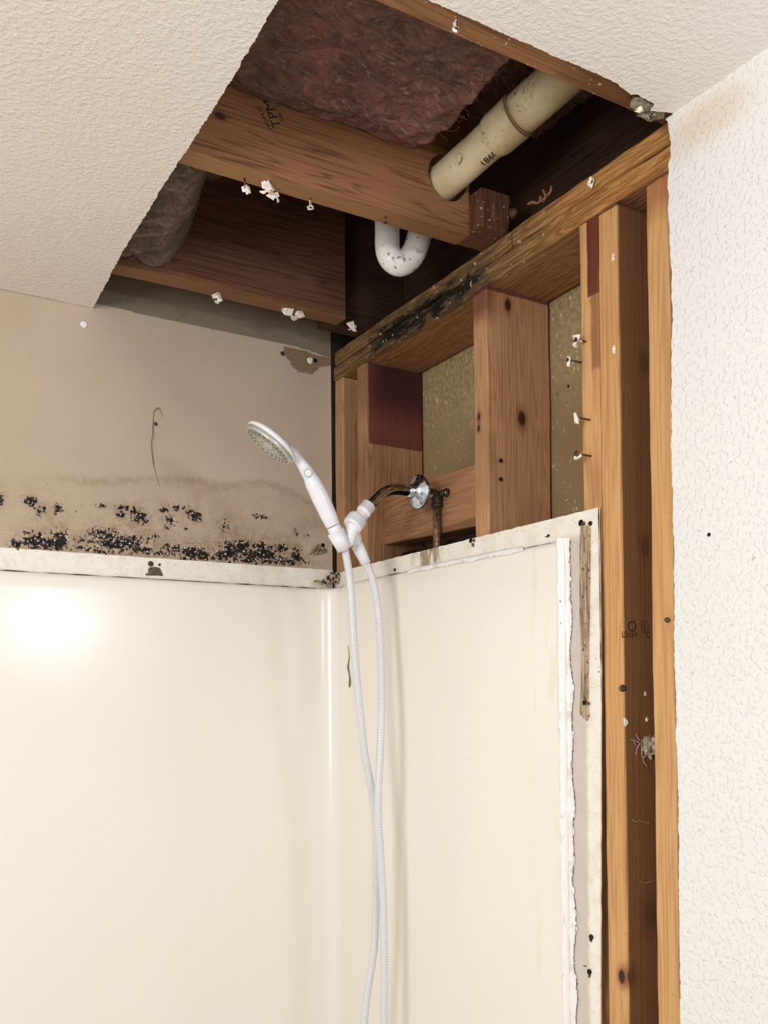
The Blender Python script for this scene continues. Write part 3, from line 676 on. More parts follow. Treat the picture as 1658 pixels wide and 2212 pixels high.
def on_pipe(a, b, h):
    th = 0.86-b/pr; return pa+ax*(s_t+a)+(front*math.cos(th)+side*math.sin(th))*(pr+h+0.0010)
lettering('lettering', '1860', 0.016, on_pipe, M_ink, pipe)

# white return bend (trap)
t = NT('white_pvc'); c = t.mix(t.rng(t.noise(120, 3), 0.66, 0.72), lin((236, 234, 230)), lin((150, 132, 104)))
M_trap = t.end(t.mix(t.math('MULTIPLY', t.box({'z': (None, HJ+0.022)}, 0.006), t.rng(t.noise(90, 4), 0.6, 0.7)), c, lin((150, 122, 88))), 0.28)
ty = -0.40; tc = at(868, 510, y=ty); tr_ = px(26.5, tc)
tq = lambda u, v, k=0.0: at(u, v, y=ty-k)
t0, t1 = tq(836, 500), tq(907, 500, 0.02)
pts = [t0+Vector((0, 0, 0.13)), t0+Vector((0, 0, 0.05)), t0, tq(836, 528), tq(839, 548, 0.003), tq(848, 562, 0.006), tq(862, 569, 0.009), tq(878, 563, 0.012), tq(891, 549, 0.015), tq(900, 529, 0.018), t1, t1+Vector((0.006, 0, 0.05)), t1+Vector((0.010, 0, 0.13))]
trap = sweep('pipe_trap', pts, tr_, M_trap, seg=36, sub=5)
tag(trap, 'white plastic U-shaped trap hanging behind the middle joist', 'pipe')

# ------------------------------------------------------------------ SHOWER PLUMBING
YA = -0.345
def A(u, v): return at(u, v, y=YA)
ref = A(860, 1060)
cpipe = thing('copper_pipe', Vector((A(943, 1100).x, YA, 0.9)), 'vertical copper supply pipe with dark brass elbow in the opened wall', 'pipe')
ce = A(935, 1069); ct = A(943, 1095); cb = Vector((ct.x, YA, 1.2))
sweep('pipe_run', [cb, Vector((ct.x, YA, ZC+0.2)), Vector((ct.x, YA, ct.z+0.01))], px(8.8, ref), M_copper, cpipe, sub=2)
r_el = px(12.0, ref); xe = ct.x
sweep('elbow', [Vector((xe, YA, ct.z-0.001)), Vector((xe, YA, ct.z+0.012)), Vector((xe-0.001, YA, ce.z-0.004)), Vector((xe-0.007, YA, ce.z+0.001)), Vector((xe-0.018, YA, ce.z+0.001)), Vector((xe-0.026, YA, ce.z+0.001))],
      [r_el, r_el, r_el*1.02, r_el, r_el, r_el*1.25], M_brass, cpipe, sub=5)
lathe('collar', (xe, YA, ct.z-0.002), (0, 0, 1), [(0, px(9.2, ref)), (0.0015, r_el*1.1), (0.006, r_el*1.12), (0.0075, r_el)], M_brass, cpipe)
ear = Vector((0.0385, YA-0.020, ce.z+0.002))
lathe('mounting_ear', ear, (-1, 0, 0), [(0, 0.008), (0.004, 0.0078), (0.0045, 0.006)], M_brass, cpipe)
sweep('mounting_ear', [Vector((0.034, YA-0.020, ear.z)), Vector((0.032, YA, ear.z))], 0.0055, M_brass, cpipe, sub=2)
lathe('ear_screw', ear+Vector((-0.0045, 0, 0)), (-1, 0, 0), [(0, 0.0045), (0.001, 0.0042), (0.002, 0.002), (0.0021, 0)], M_chrome, cpipe, seg=18)

arm = thing('shower_pipe', A(899, 1061), 'bent chrome shower arm with a round chrome wall flange', 'shower arm')
tp_ = [A(930, 1069), A(908, 1064.5), A(887, 1061), A(872, 1058.5), A(860, 1057.5), A(847, 1058), A(836, 1061), A(826, 1066), A(817, 1073), A(808, 1082), A(796, 1094)]
sweep('arm_tube', tp_, px(11.8, ref), M_chrome, arm, seg=32)
ec = A(901, 1062); ax_e = Vector((-1, -0.10, -0.05)).normalized(); RE = px(37.5, ref)
lathe('wall_flange', ec, ax_e, [(-0.006, RE*0.90), (-0.006, RE*0.98), (-0.003, RE), (0.0, RE*0.985), (0.002, RE*0.90), (0.006, RE*0.62), (0.010, RE*0.42), (0.013, px(13.6, ref)), (0.021, px(13.2, ref)), (0.0215, px(11.0, ref))], M_chrome, arm, seg=64)
lathe('thread_nipple', ec, -ax_e, [(0.004, px(10.5, ref)), (0.011, px(10.5, ref)), (0.0112, px(13, ref)), (0.014, px(13, ref))], M_brass, arm)

# bracket: collar nut, knurled swivel nut, body, cradle, hose outlet
br = thing('shower_bracket', A(766, 1127), 'white plastic shower bracket screwed onto the chrome arm', 'bracket')
q = lambda n: px(n, A(760, 1130))
da = (A(800, 1087)-A(781, 1110)).normalized()
lathe('collar_nut', A(790.4, 1099), da, [(q(-14), q(13)), (q(-12.5), q(16)), (q(-8), q(17)), (q(-7), q(16.5)), (q(11), q(16.5)), (q(13), q(14.5)), (q(13.2), q(12.2))], M_white, br, ribs=14, ribd=q(0.9), rib_rows=(3, 4))
lathe('ball_neck', A(780.5, 1112), da, [(q(-9), q(15)), (q(-4), q(15.5)), (q(2), q(13)), (q(6), q(12.5)), (q(10), q(14))], M_white, br)
dn = (A(778, 1112)-A(757, 1141)).normalized()
lathe('swivel_nut', A(767, 1127), dn, [(q(-15), q(16)), (q(-14.5), q(20.5)), (q(-9), q(22.5)), (q(-8), q(22.5)), (q(10), q(21.5)), (q(13), q(19)), (q(14), q(14))], M_white, br, ribs=38, ribd=q(1.7), rib_rows=(3, 4))
sweep('body', [A(764, 1134), A(760, 1146), A(757, 1160), A(755, 1172), A(754, 1180)], [q(15), q(14.5), q(12), q(8.5), q(5)], M_white, br)
dc = (A(723, 1147)-A(744, 1188)).normalized()
# cradle: C-shaped sleeve
bm = bmesh.new(); cc = A(734, 1168); N_ = (EYE-cc).normalized(); N_ = (N_-dc*N_.dot(dc)).normalized(); B_ = dc.cross(N_)
a0 = math.radians(115 if B_.dot(RT) < 0 else 65); sg = 1 if B_.dot(RT) < 0 else -1
for (ss, rr) in ((1, 1),):
    rows = []
    for i in range(31):
        th = sg*math.radians(100)+sg*math.radians(22)+sg*math.radians(316*i/30)*1.0
        for_ = N_*math.cos(th)+B_*math.sin(th)
        rows.append([bm.verts.new(cc+dc*q(h)+for_*q(r)) for h, r in ((22, 19.5), (-21, 16), (-21, 13.6), (22, 17))])
    for a_, b_ in zip(rows, rows[1:]):
        for k_ in range(4): bm.faces.new((a_[k_], a_[(k_+1) % 4], b_[(k_+1) % 4], b_[k_]))
    bm.faces.new(rows[0]); bm.faces.new(rows[-1])
bmo('cradle', bm, M_white, br, True)
for o in br.children: pass
YB = YA+0.022
def A2(u, v): return at(u, v, y=YB)
sweep('hose_outlet', [A2(763, 1142), A2(768, 1158), A2(773, 1182)], [q(11), q(11.5), q(11)], M_white, br)

# hand shower
hs = thing('hand_shower', A(735, 1170), 'white handheld shower head resting in its bracket, spray face turned down left', 'shower head')
hp = [(620, 966), (638, 984), (650, 1000), (666, 1024), (679, 1049), (692, 1075), (706, 1106), (719, 1136)]
sweep('handle', [A(u, v) for u, v in hp], [q(9), q(10.5), q(11.5), q(14.5), q(18), q(19.3), q(18), q(15.2)], M_white, hs, seg=36)
lathe('handle_collar', A(719.5, 1137), -(A(723, 1147)-A(744, 1188)).normalized(), [(0, q(14.4)), (q(1), q(15)), (q(15), q(14.8)), (q(50), q(12.3)), (q(52), q(9))], M_white, hs)
hcn = A(578.6, 963.8); vdh = (hcn-EYE).normalized(); r_h = (RT-vdh*RT.dot(vdh)).normalized(); u_h = r_h.cross(vdh)
nh = (0.975*(-0.64*r_h-0.77*u_h)-0.22*vdh).normalized(); mj = (0.77*r_h-0.64*u_h).normalized(); mi = nh.cross(mj)
Rh = q(56)
t = NT('satin_ring'); M_ring = t.end(lin((196, 196, 186)), 0.3, 0.35)
M_face = plain('spray_face_plastic', (172, 170, 146), 0.35, var=0.05)
lathe('head_shell', hcn, -nh, [(q(8.5), Rh*1.035), (q(9.5), Rh*1.06), (q(15), Rh*1.05), (q(20), Rh*0.95), (q(24), Rh*0.78), (q(27.5), Rh*0.5), (q(29), Rh*0.25), (q(29.5), 0)], M_white, hs, seg=64)
lathe('face_ring', hcn, -nh, [(q(-0.6), Rh*0.955), (q(-1.2), Rh*0.98), (q(-0.8), Rh), (q(0.5), Rh*1.005), (q(8.4), Rh*1.035)], M_ring, hs, seg=64)
lathe('spray_face', hcn, -nh, [(q(-0.2), 0), (q(-0.1), Rh*0.6), (q(0.4), Rh*0.95), (q(5), Rh*0.95)], M_face, hs, seg=64)
M_noz = plain('green_grey_rubber', (96, 100, 66), 0.6, var=0.1)
for rr_, nn, ph in ((0.86, 26, 0.0), (0.74, 22, 0.1), (0.60, 16, 0.2)):
    for i in range(nn):
        a_ = 2*math.pi*(i+ph)/nn
        if rr_ == 0.60 and i % 4 == 0: continue
        p_ = hcn+(mj*math.cos(a_)+mi*math.sin(a_))*Rh*rr_
        lathe('nozzle', p_, nh, [(q(-0.5), q(1.4)), (q(1.8), q(1.2)), (q(2.3), q(0.6)), (q(2.4), 0)], M_noz, hs, seg=8)
M_clear = plain('clear_insert', (206, 202, 190), 0.12, var=0.05)
lathe('centre_ring', hcn, nh, [(0, Rh*0.22), (q(1.6), Rh*0.2), (q(1.6), Rh*0.12), (q(0.4), Rh*0.1)], M_clear, hs, seg=32)
for i in range(6):
    a_ = math.pi*2*i/6+0.3; lathe('spray_insert', hcn+(mj*math.cos(a_)+mi*math.sin(a_))*Rh*0.38, nh, [(0, q(3.4)), (q(1.6), q(3)), (q(1.4), q(1.8)), (q(0.6), q(1.2)), (q(0.6), 0)], M_clear, hs, seg=14)
hb = A(665, 1021); dv = (EYE-hb).normalized(); dh = (A(650, 1000)-A(680, 1050)).normalized(); dv = (dv-dh*dv.dot(dh)).normalized(); bt = hb+dv*q(14.6)
bd = (dv*0.93+RT*0.25).normalized()
lathe('button_bezel', bt, bd, [(q(-2), q(11.5)), (q(1.0), q(11.5)), (q(2.4), q(10.6)), (q(2.4), q(9.2)), (q(0.6), q(8.7))], M_white, hs, seg=40)
lathe('button_seam', bt, bd, [(q(0.5), q(9.4)), (q(2.62), q(9.3)), (q(2.62), q(8.2)), (q(0.5), q(8.0))], plain('seam_shadow_grey', (168, 170, 178), 0.6, var=0), hs, seg=36)
lathe('button', bt, bd, [(q(0), q(8.0)), (q(2.2), q(8.0)), (q(3.4), q(6.6)), (q(3.9), q(3)), (q(4), 0)], M_whited, hs, seg=36)

# hose
t = NT('braided_hose'); uvn = t.n('ShaderNodeUVMap'); su = t.n('ShaderNodeSeparateXYZ'); t.t.links.new(uvn.outputs[0], su.inputs[0])
U4 = t.math('MULTIPLY', su.outputs[0], 4.0); tri = t.math('ABSOLUTE', t.math('SUBTRACT', t.math('FRACT', U4), 0.5))
w = t.math('FRACT', t.math('ADD', t.math('MULTIPLY', su.outputs[1], 210.0), t.math('MULTIPLY', tri, 2.6))); w = t.rng(t.math('ABSOLUTE', t.math('SUBTRACT', w, 0.5)), 0.10, 0.30)
t.bump(w, 0.0006, 0.7); M_hose = t.end(t.mix(w, lin((188, 191, 196)), lin((242, 242, 243))), 0.22, 0, 0.5)
Lp = [(744, 1184), (750, 1215), (755, 1250), (760, 1315), (763, 1380), (772, 1485), (786, 1620), (796, 1672), (804, 1720), (809.5, 1770), (811, 1807), (811.5, 1902), (810, 2011), (804, 2076), (794, 2137), (786, 2212)]
Rp = [(829, 2212), (829.5, 2130), (829, 2054), (827, 1946), (821, 1837), (817, 1790), (816, 1750), (817, 1700), (819, 1663), (823, 1554), (823, 1446), (818, 1337), (812, 1290), (804, 1250), (795, 1226), (786, 1210), (772, 1180)]
def hy(i, n, a, b): return a+(b-a)*i/n
pts = []
for i, (u, v) in enumerate(Lp): pts.append(at(u, v, y=YA+0.004+0.014*min(1, i/9)))
e1 = pts[-1]; e2 = at(829, 2212, y=YB-0.028)
low = [e1+Vector((-0.012, 0, -0.15)), e1+Vector((-0.006, 0, -0.32)), (e1+e2)/2+Vector((0.0, 0, -0.385)), e2+Vector((0.012, 0, -0.32)), e2+Vector((0.006, 0, -0.15))]
ptsR = [at(u, v, y=(YB-0.028 if v > 1600 else YB-0.028+0.028*min(1, (1600-v)/250))) for u, v in Rp]
hose = thing('shower_hose', (e1+e2)/2+Vector((0, 0, -0.4)), 'long white braided shower hose hanging in two strands over the surround', 'hose')
sweep('hose_tube', pts+low+ptsR, px(8.3, A(760, 1300)), M_hose, hose, seg=24, sub=5, uv=True, origin=tuple(hose.location))
c0 = A2(770.6, 1176.5); c1 = A2(790.4, 1217.4)
lathe('hose_nut', c0, (c1-c0), [(0, q(10)), (0.0005, q(14.3)), ((c1-c0).length*0.5, q(13)), ((c1-c0).length, q(10.6)), ((c1-c0).length+0.0003, q(8))], M_white, hose)

# ------------------------------------------------------------------ SHOWER SURROUND
def cream(name, gloss, dirty=False):
    t = NT(name)
    c = t.mix(t.rng(t.noise(2.5, 3), 0.3, 0.7), lin((242, 236, 224)), lin((243, 238, 228)))
    if dirty:
        c = t.mix(t.math('MULTIPLY', t.rng(t.noise(40, 5, 0.7), 0.42, 0.7), 0.35), c, lin((206, 190, 152)))
        c = t.mix(t.rng(t.noise(150, 3, 0.6, off=(4, 1, 1)), 0.70, 0.735), c, lin((66, 52, 38)))
        c = t.mix(t.math('MULTIPLY', t.rng(t.noise(330, 2, 0.6), 0.64, 0.7), 0.5), c, lin((120, 100, 76)))
        st = t.math('MULTIPLY', t.spot(at(925, 1195, x=-0.006), 0.045, 0.025, (1, 1, 0.6)), t.rng(t.noise(60, 4, 0.6, 0, (1, 1, 0.25)), 0.42, 0.58))
        c = t.mix(t.math('MULTIPLY', st, 0.8), c, lin((138, 108, 62)))
        vs = t.math('MULTIPLY', t.box({'z': (None, ZC+0.262)}, 0.01), t.box({'y': (-0.777, None), 'x': (-0.012, None)}, 0.005, t.noise(60, 3), 0.01))
        c = t.mix(t.math('MULTIPLY', vs, 0.7), c, lin((190, 176, 166)))
    else:
        sc_ = t.math('MULTIPLY', t.rng(t.noise(14, 4, 0.6, 0.3, (1, 3, 0.35)), 0.58, 0.62), t.box({'y': (at(1225, 1500, x=-0.018).y, at(1150, 1500, x=-0.018).y), 'x': (-0.03, None)}, 0.01))
        c = t.mix(t.math('MULTIPLY', sc_, 0.4), c, lin((230, 220, 190)))
        c = t.mix(t.rng(t.noise(60, 2, 0.5, off=(2, 2, 7)), 0.795, 0.80), c, lin((120, 96, 72)))
    t.bump(t.noise(14, 2), 0.0006, 0.3)
    return t.end(c, gloss, 0, 0.5)
M_pan = cream('glossy_cream_panel', 0.2); M_fla = cream('dirty_cream_flange', 0.34, True)
sur = thing('shower_surround', Vector((-0.4, -0.02, 0.0)), 'glossy cream moulded tub surround lining the lower part of both walls', 'shower surround')
def ztop_b(x): return ZC+np.interp(x, [-0.7, -0.03], [0.2655, 0.2715])
def ztop_s(y): return ZC+np.interp(y, [-0.77, -0.10, -0.03], [0.2585, 0.2765, 0.2745])
YE = -0.735
def strip(name, path, zprof, mat, parent, smooth=True):
    """path = [(x, y, nx, ny, ztop)], zprof = [(dz from ztop, distance the surface stands behind the panel face)]"""
    bm = bmesh.new(); g = []
    for (x, y, nx, ny, zt) in path:
        g.append([bm.verts.new((x-nx*o, y-ny*o, (zt+dz if dz is not None else 0.0))) for dz, o in zprof])
    for a_, b_ in zip(g, g[1:]):
        for k_ in range(len(zprof)-1): bm.faces.new((a_[k_], b_[k_], b_[k_+1], a_[k_+1]))
    return bmo(name, bm, mat, parent, smooth)
LIP = [(None, 0.0), (-0.9, 0.0), (-0.5, 0.0), (-0.25, 0.0), (-0.1, 0.0), (-0.03, 0.0), (-0.010, 0.0), (-0.005, 0.0008), (-0.002, 0.003), (-0.0005, 0.007), (0.0, 0.012)]
pathb = [(x, -0.018, 0, -1, ztop_b(x)) for x in list(np.linspace(-2.4, -0.75, 6))+list(np.arange(-0.7, -0.056, 0.02))+[-0.050]]
RF = 0.032; arc = []
for i in range(0, 13):
    a_ = math.pi/2*i/12; cx_, cy_ = -0.018-RF, -0.018-RF
    nx_, ny_ = -math.sin(a_), -math.cos(a_); arc.append((cx_-nx_*RF, cy_-ny_*RF, nx_, ny_, ZC+0.2715+0.002*i/12))
paths = [(-0.018, y, -1, 0, ztop_s(y)) for y in [-0.051]+list(np.arange(-0.07, -0.72, -0.02))+[-0.722]]
edge = [(-0.018, YE, -1, 0, ztop_s(YE))]+[(-0.018+0.006*(1-math.cos(k_*math.pi/2/4)), YE-0.006*math.sin(k_*math.pi/2/4), -1, 0, ztop_s(YE)) for k_ in range(1, 5)]
strip('back_panel', pathb+arc[:7], LIP, M_pan, sur)
strip('side_panel', arc[6:]+paths+edge, LIP, M_pan, sur)
# flanges
FB = [(-0.004, 0.0165), (0.012, 0.0155), (0.0425, 0.0155), (0.043, 0.0178)]
pf = [(x, -0.018, 0, -1, ztop_b(x)+0.0008*vn((x, 0, 0), 30)) for x in list(np.linspace(-2.4, -0.75, 6))+list(np.arange(-0.7, -0.014, 0.008))+[-0.008]]
strip('flange', pf, FB, M_fla, sur, False)
def fz(y): return ZC+np.interp(y, [-0.81, -0.09, -0.004], [0.2965, 0.3075, 0.3045])+0.0011*vn((y, 0, 0), 60)+0.0006*vn((y, 3, 0), 200)
bm = bmesh.new(); g = []
for y in np.arange(-0.806, -0.003, 0.004):
    zt = fz(y); zb = ztop_s(y)-0.004
    g.append([bm.verts.new((X_, y, Z_)) for X_, Z_ in ((-0.0035, zb), (-0.0062, zb), (-0.0066, (zt+zb)/2), (-0.0062, zt), (-0.0035, zt))])
for a_, b_ in zip(g, g[1:]):
    for k_ in range(4): bm.faces.new((a_[k_], b_[k_], b_[k_+1], a_[k_+1]))
bm.faces.new(g[0]); bm.faces.new(g[-1])
bmo('flange', bm, M_fla, sur)
bm = bmesh.new(); g = []
for z in list(np.arange(0.9, fz(-0.805), 0.01))+[fz(-0.805)]:
    ye = -0.8065-0.0012*vn((z, 0, 0), 40)+0.0006*vn((z, 4, 0), 200)
    ye += 0.010*max(0, min(1, (ZC+0.05-z)/0.48))
    yo = 0.0
    g.append([bm.verts.new((X_, Y_, z)) for X_, Y_ in ((-0.004, YE-0.002), (-0.0075, YE-0.006), (-0.0068, YE-0.035), (-0.0062, ye), (-0.0035, ye-0.0003))])
for a_, b_ in zip(g, g[1:]):
    for k_ in range(4): bm.faces.new((a_[k_], b_[k_], b_[k_+1], a_[k_+1]))
bm.faces.new(g[-1])
bmo('flange', bm, M_fla, sur)
# bright caulk bead, ragged on its right side
t = NT('white_caulk'); cc_ = t.mix(t.rng(t.noise(45, 4, 0.6), 0.5, 0.75), lin((240, 239, 238)), lin((208, 200, 192)))
cc_ = t.mix(t.rng(t.noise(120, 3, 0.6, off=(1, 2, 3)), 0.70, 0.73), cc_, lin((112, 98, 84)))
t.bump(t.noise(60, 4, 0.6, 0, (1, 1, 0.4)), 0.002, 0.6); M_clk = t.end(cc_, 0.4)
bm = bmesh.new(); g = []; zz = ztop_s(YE)+0.003
zt_ = zz
n_ = 260; bead_edge = []
for i in range(n_+1):
    z = 0.95+(zt_-0.95)*i/n_
    wl = 0.019+0.0015*vn((z, 0, 0), 25); wr = 0.010+0.006*vn((z, 2, 0), 18)+0.005*vn((z, 5, 0), 70)+0.003*vn((z, 5, 0), 230)
    yc = YE-0.004; row = []
    for k_ in range(9):
        s_ = k_/8; Y_ = yc+wl*0.55-(wl*0.55+wr)*s_
        h_ = 0.0024*math.sin(math.pi*min(1, s_*1.4+0.05))+0.0022*vn((Y_*160, z*55, 0), 1)
        bx = -0.018 if Y_ > YE-0.001 else -0.018+0.009*min(1, (YE-0.001-Y_)/0.006)
        row.append(bm.verts.new((bx-(h_ if 0 < k_ < 8 else -0.0005), Y_, z)))
    g.append(row); bead_edge.append(Vector((-0.0088, yc-wr-0.0003, z)))
for a_, b_ in zip(g, g[1:]):
    for k_ in range(8): bm.faces.new((a_[k_], b_[k_], b_[k_+1], a_[k_+1]))
bmo('caulk_bead', bm, M_clk, sur, True)
# caulk remains along the side panel's upper edge
bm = bmesh.new(); g = []
y0_, y1_ = yat(1130, 1180, -0.018), yat(880, 1232, -0.018)
for i in range(141):
    y = y0_+(y1_-y0_)*i/140; zt = ztop_s(y); wv = 0.0035+0.0035*max(0, vn((y, 0, 0), 30))+0.002*vn((y, 2, 0), 120); e_ = min(1, i/10, (140-i)/10)
    g.append([bm.verts.new((-0.0185-0.0016*e_*math.sin(math.pi*s_), y, zt+0.004*e_-(wv*e_+0.0055)*s_)) if s_ > 0 else bm.verts.new((-0.007, y, zt+0.006*e_+0.003*max(0, vn((y, 1, 0), 70)))) for s_ in (0, 0.25, 0.5, 0.75, 1)])
for a_, b_ in zip(g, g[1:]):
    for k_ in range(4): bm.faces.new((a_[k_], b_[k_], b_[k_+1], a_[k_+1]))
bmo('caulk_bead', bm, M_clk, sur, True)
# dirty crack along both ledges
M_grime = NT('grime'); g_ = M_grime; M_grime = g_.end(g_.mix(g_.rng(g_.noise(160, 4, 0.7), 0.4, 0.6), lin((34, 27, 20)), lin((122, 98, 70))), 0.9)
def grime(pts_, name='grime_line', r=0.0007, seed=0):
    P = []
    for (a_, b_) in zip(pts_, pts_[1:]):
        for i in range(12): P.append(a_+(b_-a_)*i/12)
    P.append(pts_[-1]); R_2 = [max(0.00012, r*(0.55+1.6*vn((i*0.37, seed, 0), 1))) for i in range(len(P))]
    return sweep(name, P, R_2, M_grime, sur, seg=6, sub=1)
grime([Vector((x, -0.0062, ztop_b(x)+0.0014)) for x in (-0.68, -0.5, -0.3, -0.15, -0.05)], r=0.0009)
grime([Vector((-0.0075, y, ztop_s(y)+0.0012)) for y in (-0.06, -0.2, -0.4, -0.6, -0.72)], r=0.0006, seed=4)

grime(bead_edge[::7], r=0.00055, seed=9)
grime([Vector((-0.0066, y_, z_)) for y_, z_ in ((-0.8075, fz(-0.805)), (-0.8075, ZC+0.15), (-0.8078, ZC+0.02))], r=0.0008, seed=12)
# crusty black lump of old caulk in the corner
t = NT('mouldy_caulk'); M_mc = t.end(t.mix(t.rng(t.noise(130, 4, 0.6), 0.42, 0.58), lin((26, 22, 18)), lin((190, 170, 142))), 0.7)
oc = thing('caulk_lump', at(712, 1252, y=-0.03), 'mouldy black and beige caulk lump in the corner of the surround ledge', 'caulk')
for i, (u, v, r, f_) in enumerate(((690, 1257, 5, (2.2, 1, .8)), (702, 1258, 7, (1.5, 1, 1)), (716, 1250, 8, (1.3, 1, 1.3)), (727, 1247, 7, (1, 1.2, 1.5)), (735, 1254, 5, (1.3, 1, .8)), (705, 1266, 5, (1.6, 1, .6)))):
    p_ = at(u, v, y=-0.024-0.004*(i % 2)); lump('crust', p_, px(r, p_)*0.95, M_mc, oc, rough=0.6, freq=5, seed=i*3.1, flat=f_)

# torn strip of wood-fibre nailed on the side flange
t = NT('soaked_strip'); c = t.mix(t.rng(t.noise(40, 5, 0.7, 0.3, (1, 6, 0.5)), 0.35, 0.7), lin((128, 104, 80)), lin((206, 184, 150)))
c = t.mix(t.math('MULTIPLY', t.rng(t.noise(150, 4, 0.6), 0.56, 0.66), 0.8), c, lin((58, 46, 36))); t.bump(t.noise(60, 4, 0.6, 0, (1, 6, .5)), 0.002); M_strip = t.end(c, 0.8)
sp_px = [(1254, 1135), (1273, 1136), (1273, 1200), (1272, 1300), (1270, 1400), (1269, 1480), (1269, 1520), (1271, 1545), (1267, 1557), (1259, 1550), (1252, 1542), (1254, 1500), (1255, 1440), (1254, 1370), (1252, 1340), (1252, 1250), (1252, 1180)]
pz = [(p.y, p.z) for p in (at(u, v, x=-0.0085) for u, v in sp_px)]
st_ = slab('torn_strip', rags(pz+[pz[0]], 0.006, 0.0004, 3)[:-1], 'x', -0.0092, -0.0068, M_strip)
tag(st_, 'narrow water-stained brown strip nailed upright on the right edge of the surround', 'strip')

# ------------------------------------------------------------------ NAILS, SCREWS, CHIPS
def nail(name, p, d, L, label, cat, group=None, rh=0.0032, rs=0.0013, mat=None, chips=(), parentless=True):
    """p = point on the wood, d = direction it sticks out; chips = (offset from head, radius, flatness)"""
    d = Vector(d).normalized(); t_ = thing(name, p, label, cat, group)
    lathe('shank', Vector(p)-d*0.004, d, [(0, rs), (L+0.004, rs)], mat or M_nail, t_, seg=10)
    lathe('nail_head', Vector(p)+d*L, d, [(-0.0012, rs), (0, rh), (0.0012, rh*0.95), (0.0015, rh*0.5), (0.0008, 0)], mat or M_nail, t_, seg=16)
    for i, (off, r, fl) in enumerate(chips):
        flake('plaster_chip', Vector(p)+d*L*0.9+Vector(off), r*1.75, M_plaster, t_, fl, random.uniform(0, 50))
    return t_
def nj(u, v, y, L, label, chips, tilt=(0, 0)):
    p = at(u, v, z=HJ); p = Vector((p.x, y, HJ)); return nail('drywall_nail', p, (tilt[0], tilt[1], -1), L, label, 'nail', 'nails with torn plaster in the ceiling framing', chips=chips)
m_ = 0.001
nj(519, 396, -0.532, 0.015, 'leftmost nail under the middle joist, holding a small white plaster scrap', (((0.003, 0, -0.001), 0.0042, (1, .6, 1.1)), ((-0.002, 0, -0.003), 0.003, (1, .7, .8)), ((0.004, 0, -0.007), 0.0026, (.7, .5, 1))), (0.05, 0))
nj(574, 404, -0.540, 0.012, 'nail under the middle joist with the largest cluster of white plaster', (((0, -.002, 0.004), 0.0075, (1, .5, .8)), ((-.008, 0, 0.003), 0.005, (.8, .5, .9)), ((0.002, 0, -0.006), 0.006, (1.4, .6, .5)), ((0.0, 0, -0.012), 0.005, (1, .5, .9)), ((0.012, 0, -0.003), 0.003, (.8, .6, 1)), ((0.013, 0, -0.012), 0.0018, (.7, .7, 1.6)), ((-.010, 0, -.006), .003, (1.2, .6, .5))), (0, 0))
nj(661, 438, -0.530, 0.014, 'nail under the middle joist with a little cup-shaped plaster rim', (((0, 0, 0.006), 0.0019, (.8, .8, 1.8)), ((-.001, 0, -0.002), 0.0036, (1.2, .8, .6))), (0.05, 0))
nj(811, 487, -0.540, 0.008, 'bare rusty nail under the middle joist right beside the white trap', (), (0.05, 0))
nj(1020-175, 560, -0.530, 0.010, 'tiny nail speck below the right part of the middle joist', (), (0, 0)) if False else None
nj(457, 644, -0.150, 0.010, 'leftmost nail under the rearmost joist, ringed with star-shaped plaster', (((0.0, -.002, 0.003), 0.0050, (1.2, .5, .9)), ((-.006, -.002, -0.002), 0.0035, (1, .5, .8)), ((0.005, -.002, -0.003), 0.0038, (1, .5, .9)), ((0, -.001, -.008), .003, (1, .5, .8))), (0, 0))
nj(620, 682, -0.150, 0.010, 'nail under the rearmost joist with a broad white plaster flake', (((-.008, -.002, 0.005), 0.0085, (1.4, .35, .75)), ((0.009, -.002, 0.004), 0.0065, (1.3, .35, .8)), ((0.001, -.001, -0.006), 0.0048, (.9, .5, 1))), (0, 0))
nj(744, 711, -0.150, 0.008, 'nail with two plaster crumbs at the right end of the rearmost joist', (((-.004, -.002, 0.001), 0.0062, (1, .6, 1)), ((0.006, -.002, 0.002), 0.0035, (1, .6, .9)), ((0.003, -.002, -0.005), 0.0036, (1.2, .6, .8)), ((-.007, -.002, -.007), .0018, (1, .6, 1))), (0, 0))
nj(968, 66, -0.950, 0.010, 'nail with pale residue in the front joist near the top of the photo', (((0, 0, -.002), 0.0028, (.9, .6, 1)), ((-.002, 0, .004), .0022, (.8, .6, 1.2)), ((0.001, 0, .009), .002, (1, .6, .8))), (-.2, 0))
nail('drywall_nail', at(1283, 394, x=0), (-1, 0, -0.1), 0.006, 'nail with a white crumb in the upper plate right of the vertical joint', 'nail', 'nails with torn plaster in the plates and studs', chips=(((0, 0.001, 0), 0.0045, (.6, .7, 1)),))
GS = 'nails with torn plaster in the plates and studs'
nail('drywall_nail', at(1265, 738, x=0), (-1, 0.1, 0), 0.018, 'topmost nail of the stained stud, carrying a lumpy white plaster piece', 'nail', GS, chips=(((-.001, .002, .003), 0.0052, (.6, .9, .9)), ((0.0, .004, -.007), 0.0036, (.6, .8, .9)), ((0.006, 0, -.001), .003, (.8, .7, .6))))
nail('drywall_nail', at(1254, 783, x=0), (-1, 0.2, 0.05), 0.022, 'thin nail with a hollow plaster cup, second from top on the stained stud', 'nail', GS, chips=(((0, 0, -.001), 0.0042, (.5, .8, 1)), ((0.006, 0, -.001), .0018, (1.6, .7, .7))))
nail('drywall_nail', at(1273, 907, x=0), (-1, 0.05, 0.02), 0.024, 'nail with square white plaster piece, third from top on the stained stud', 'nail', GS, chips=(((-.001, 0.001, 0), 0.0056, (.7, .8, .9)),))
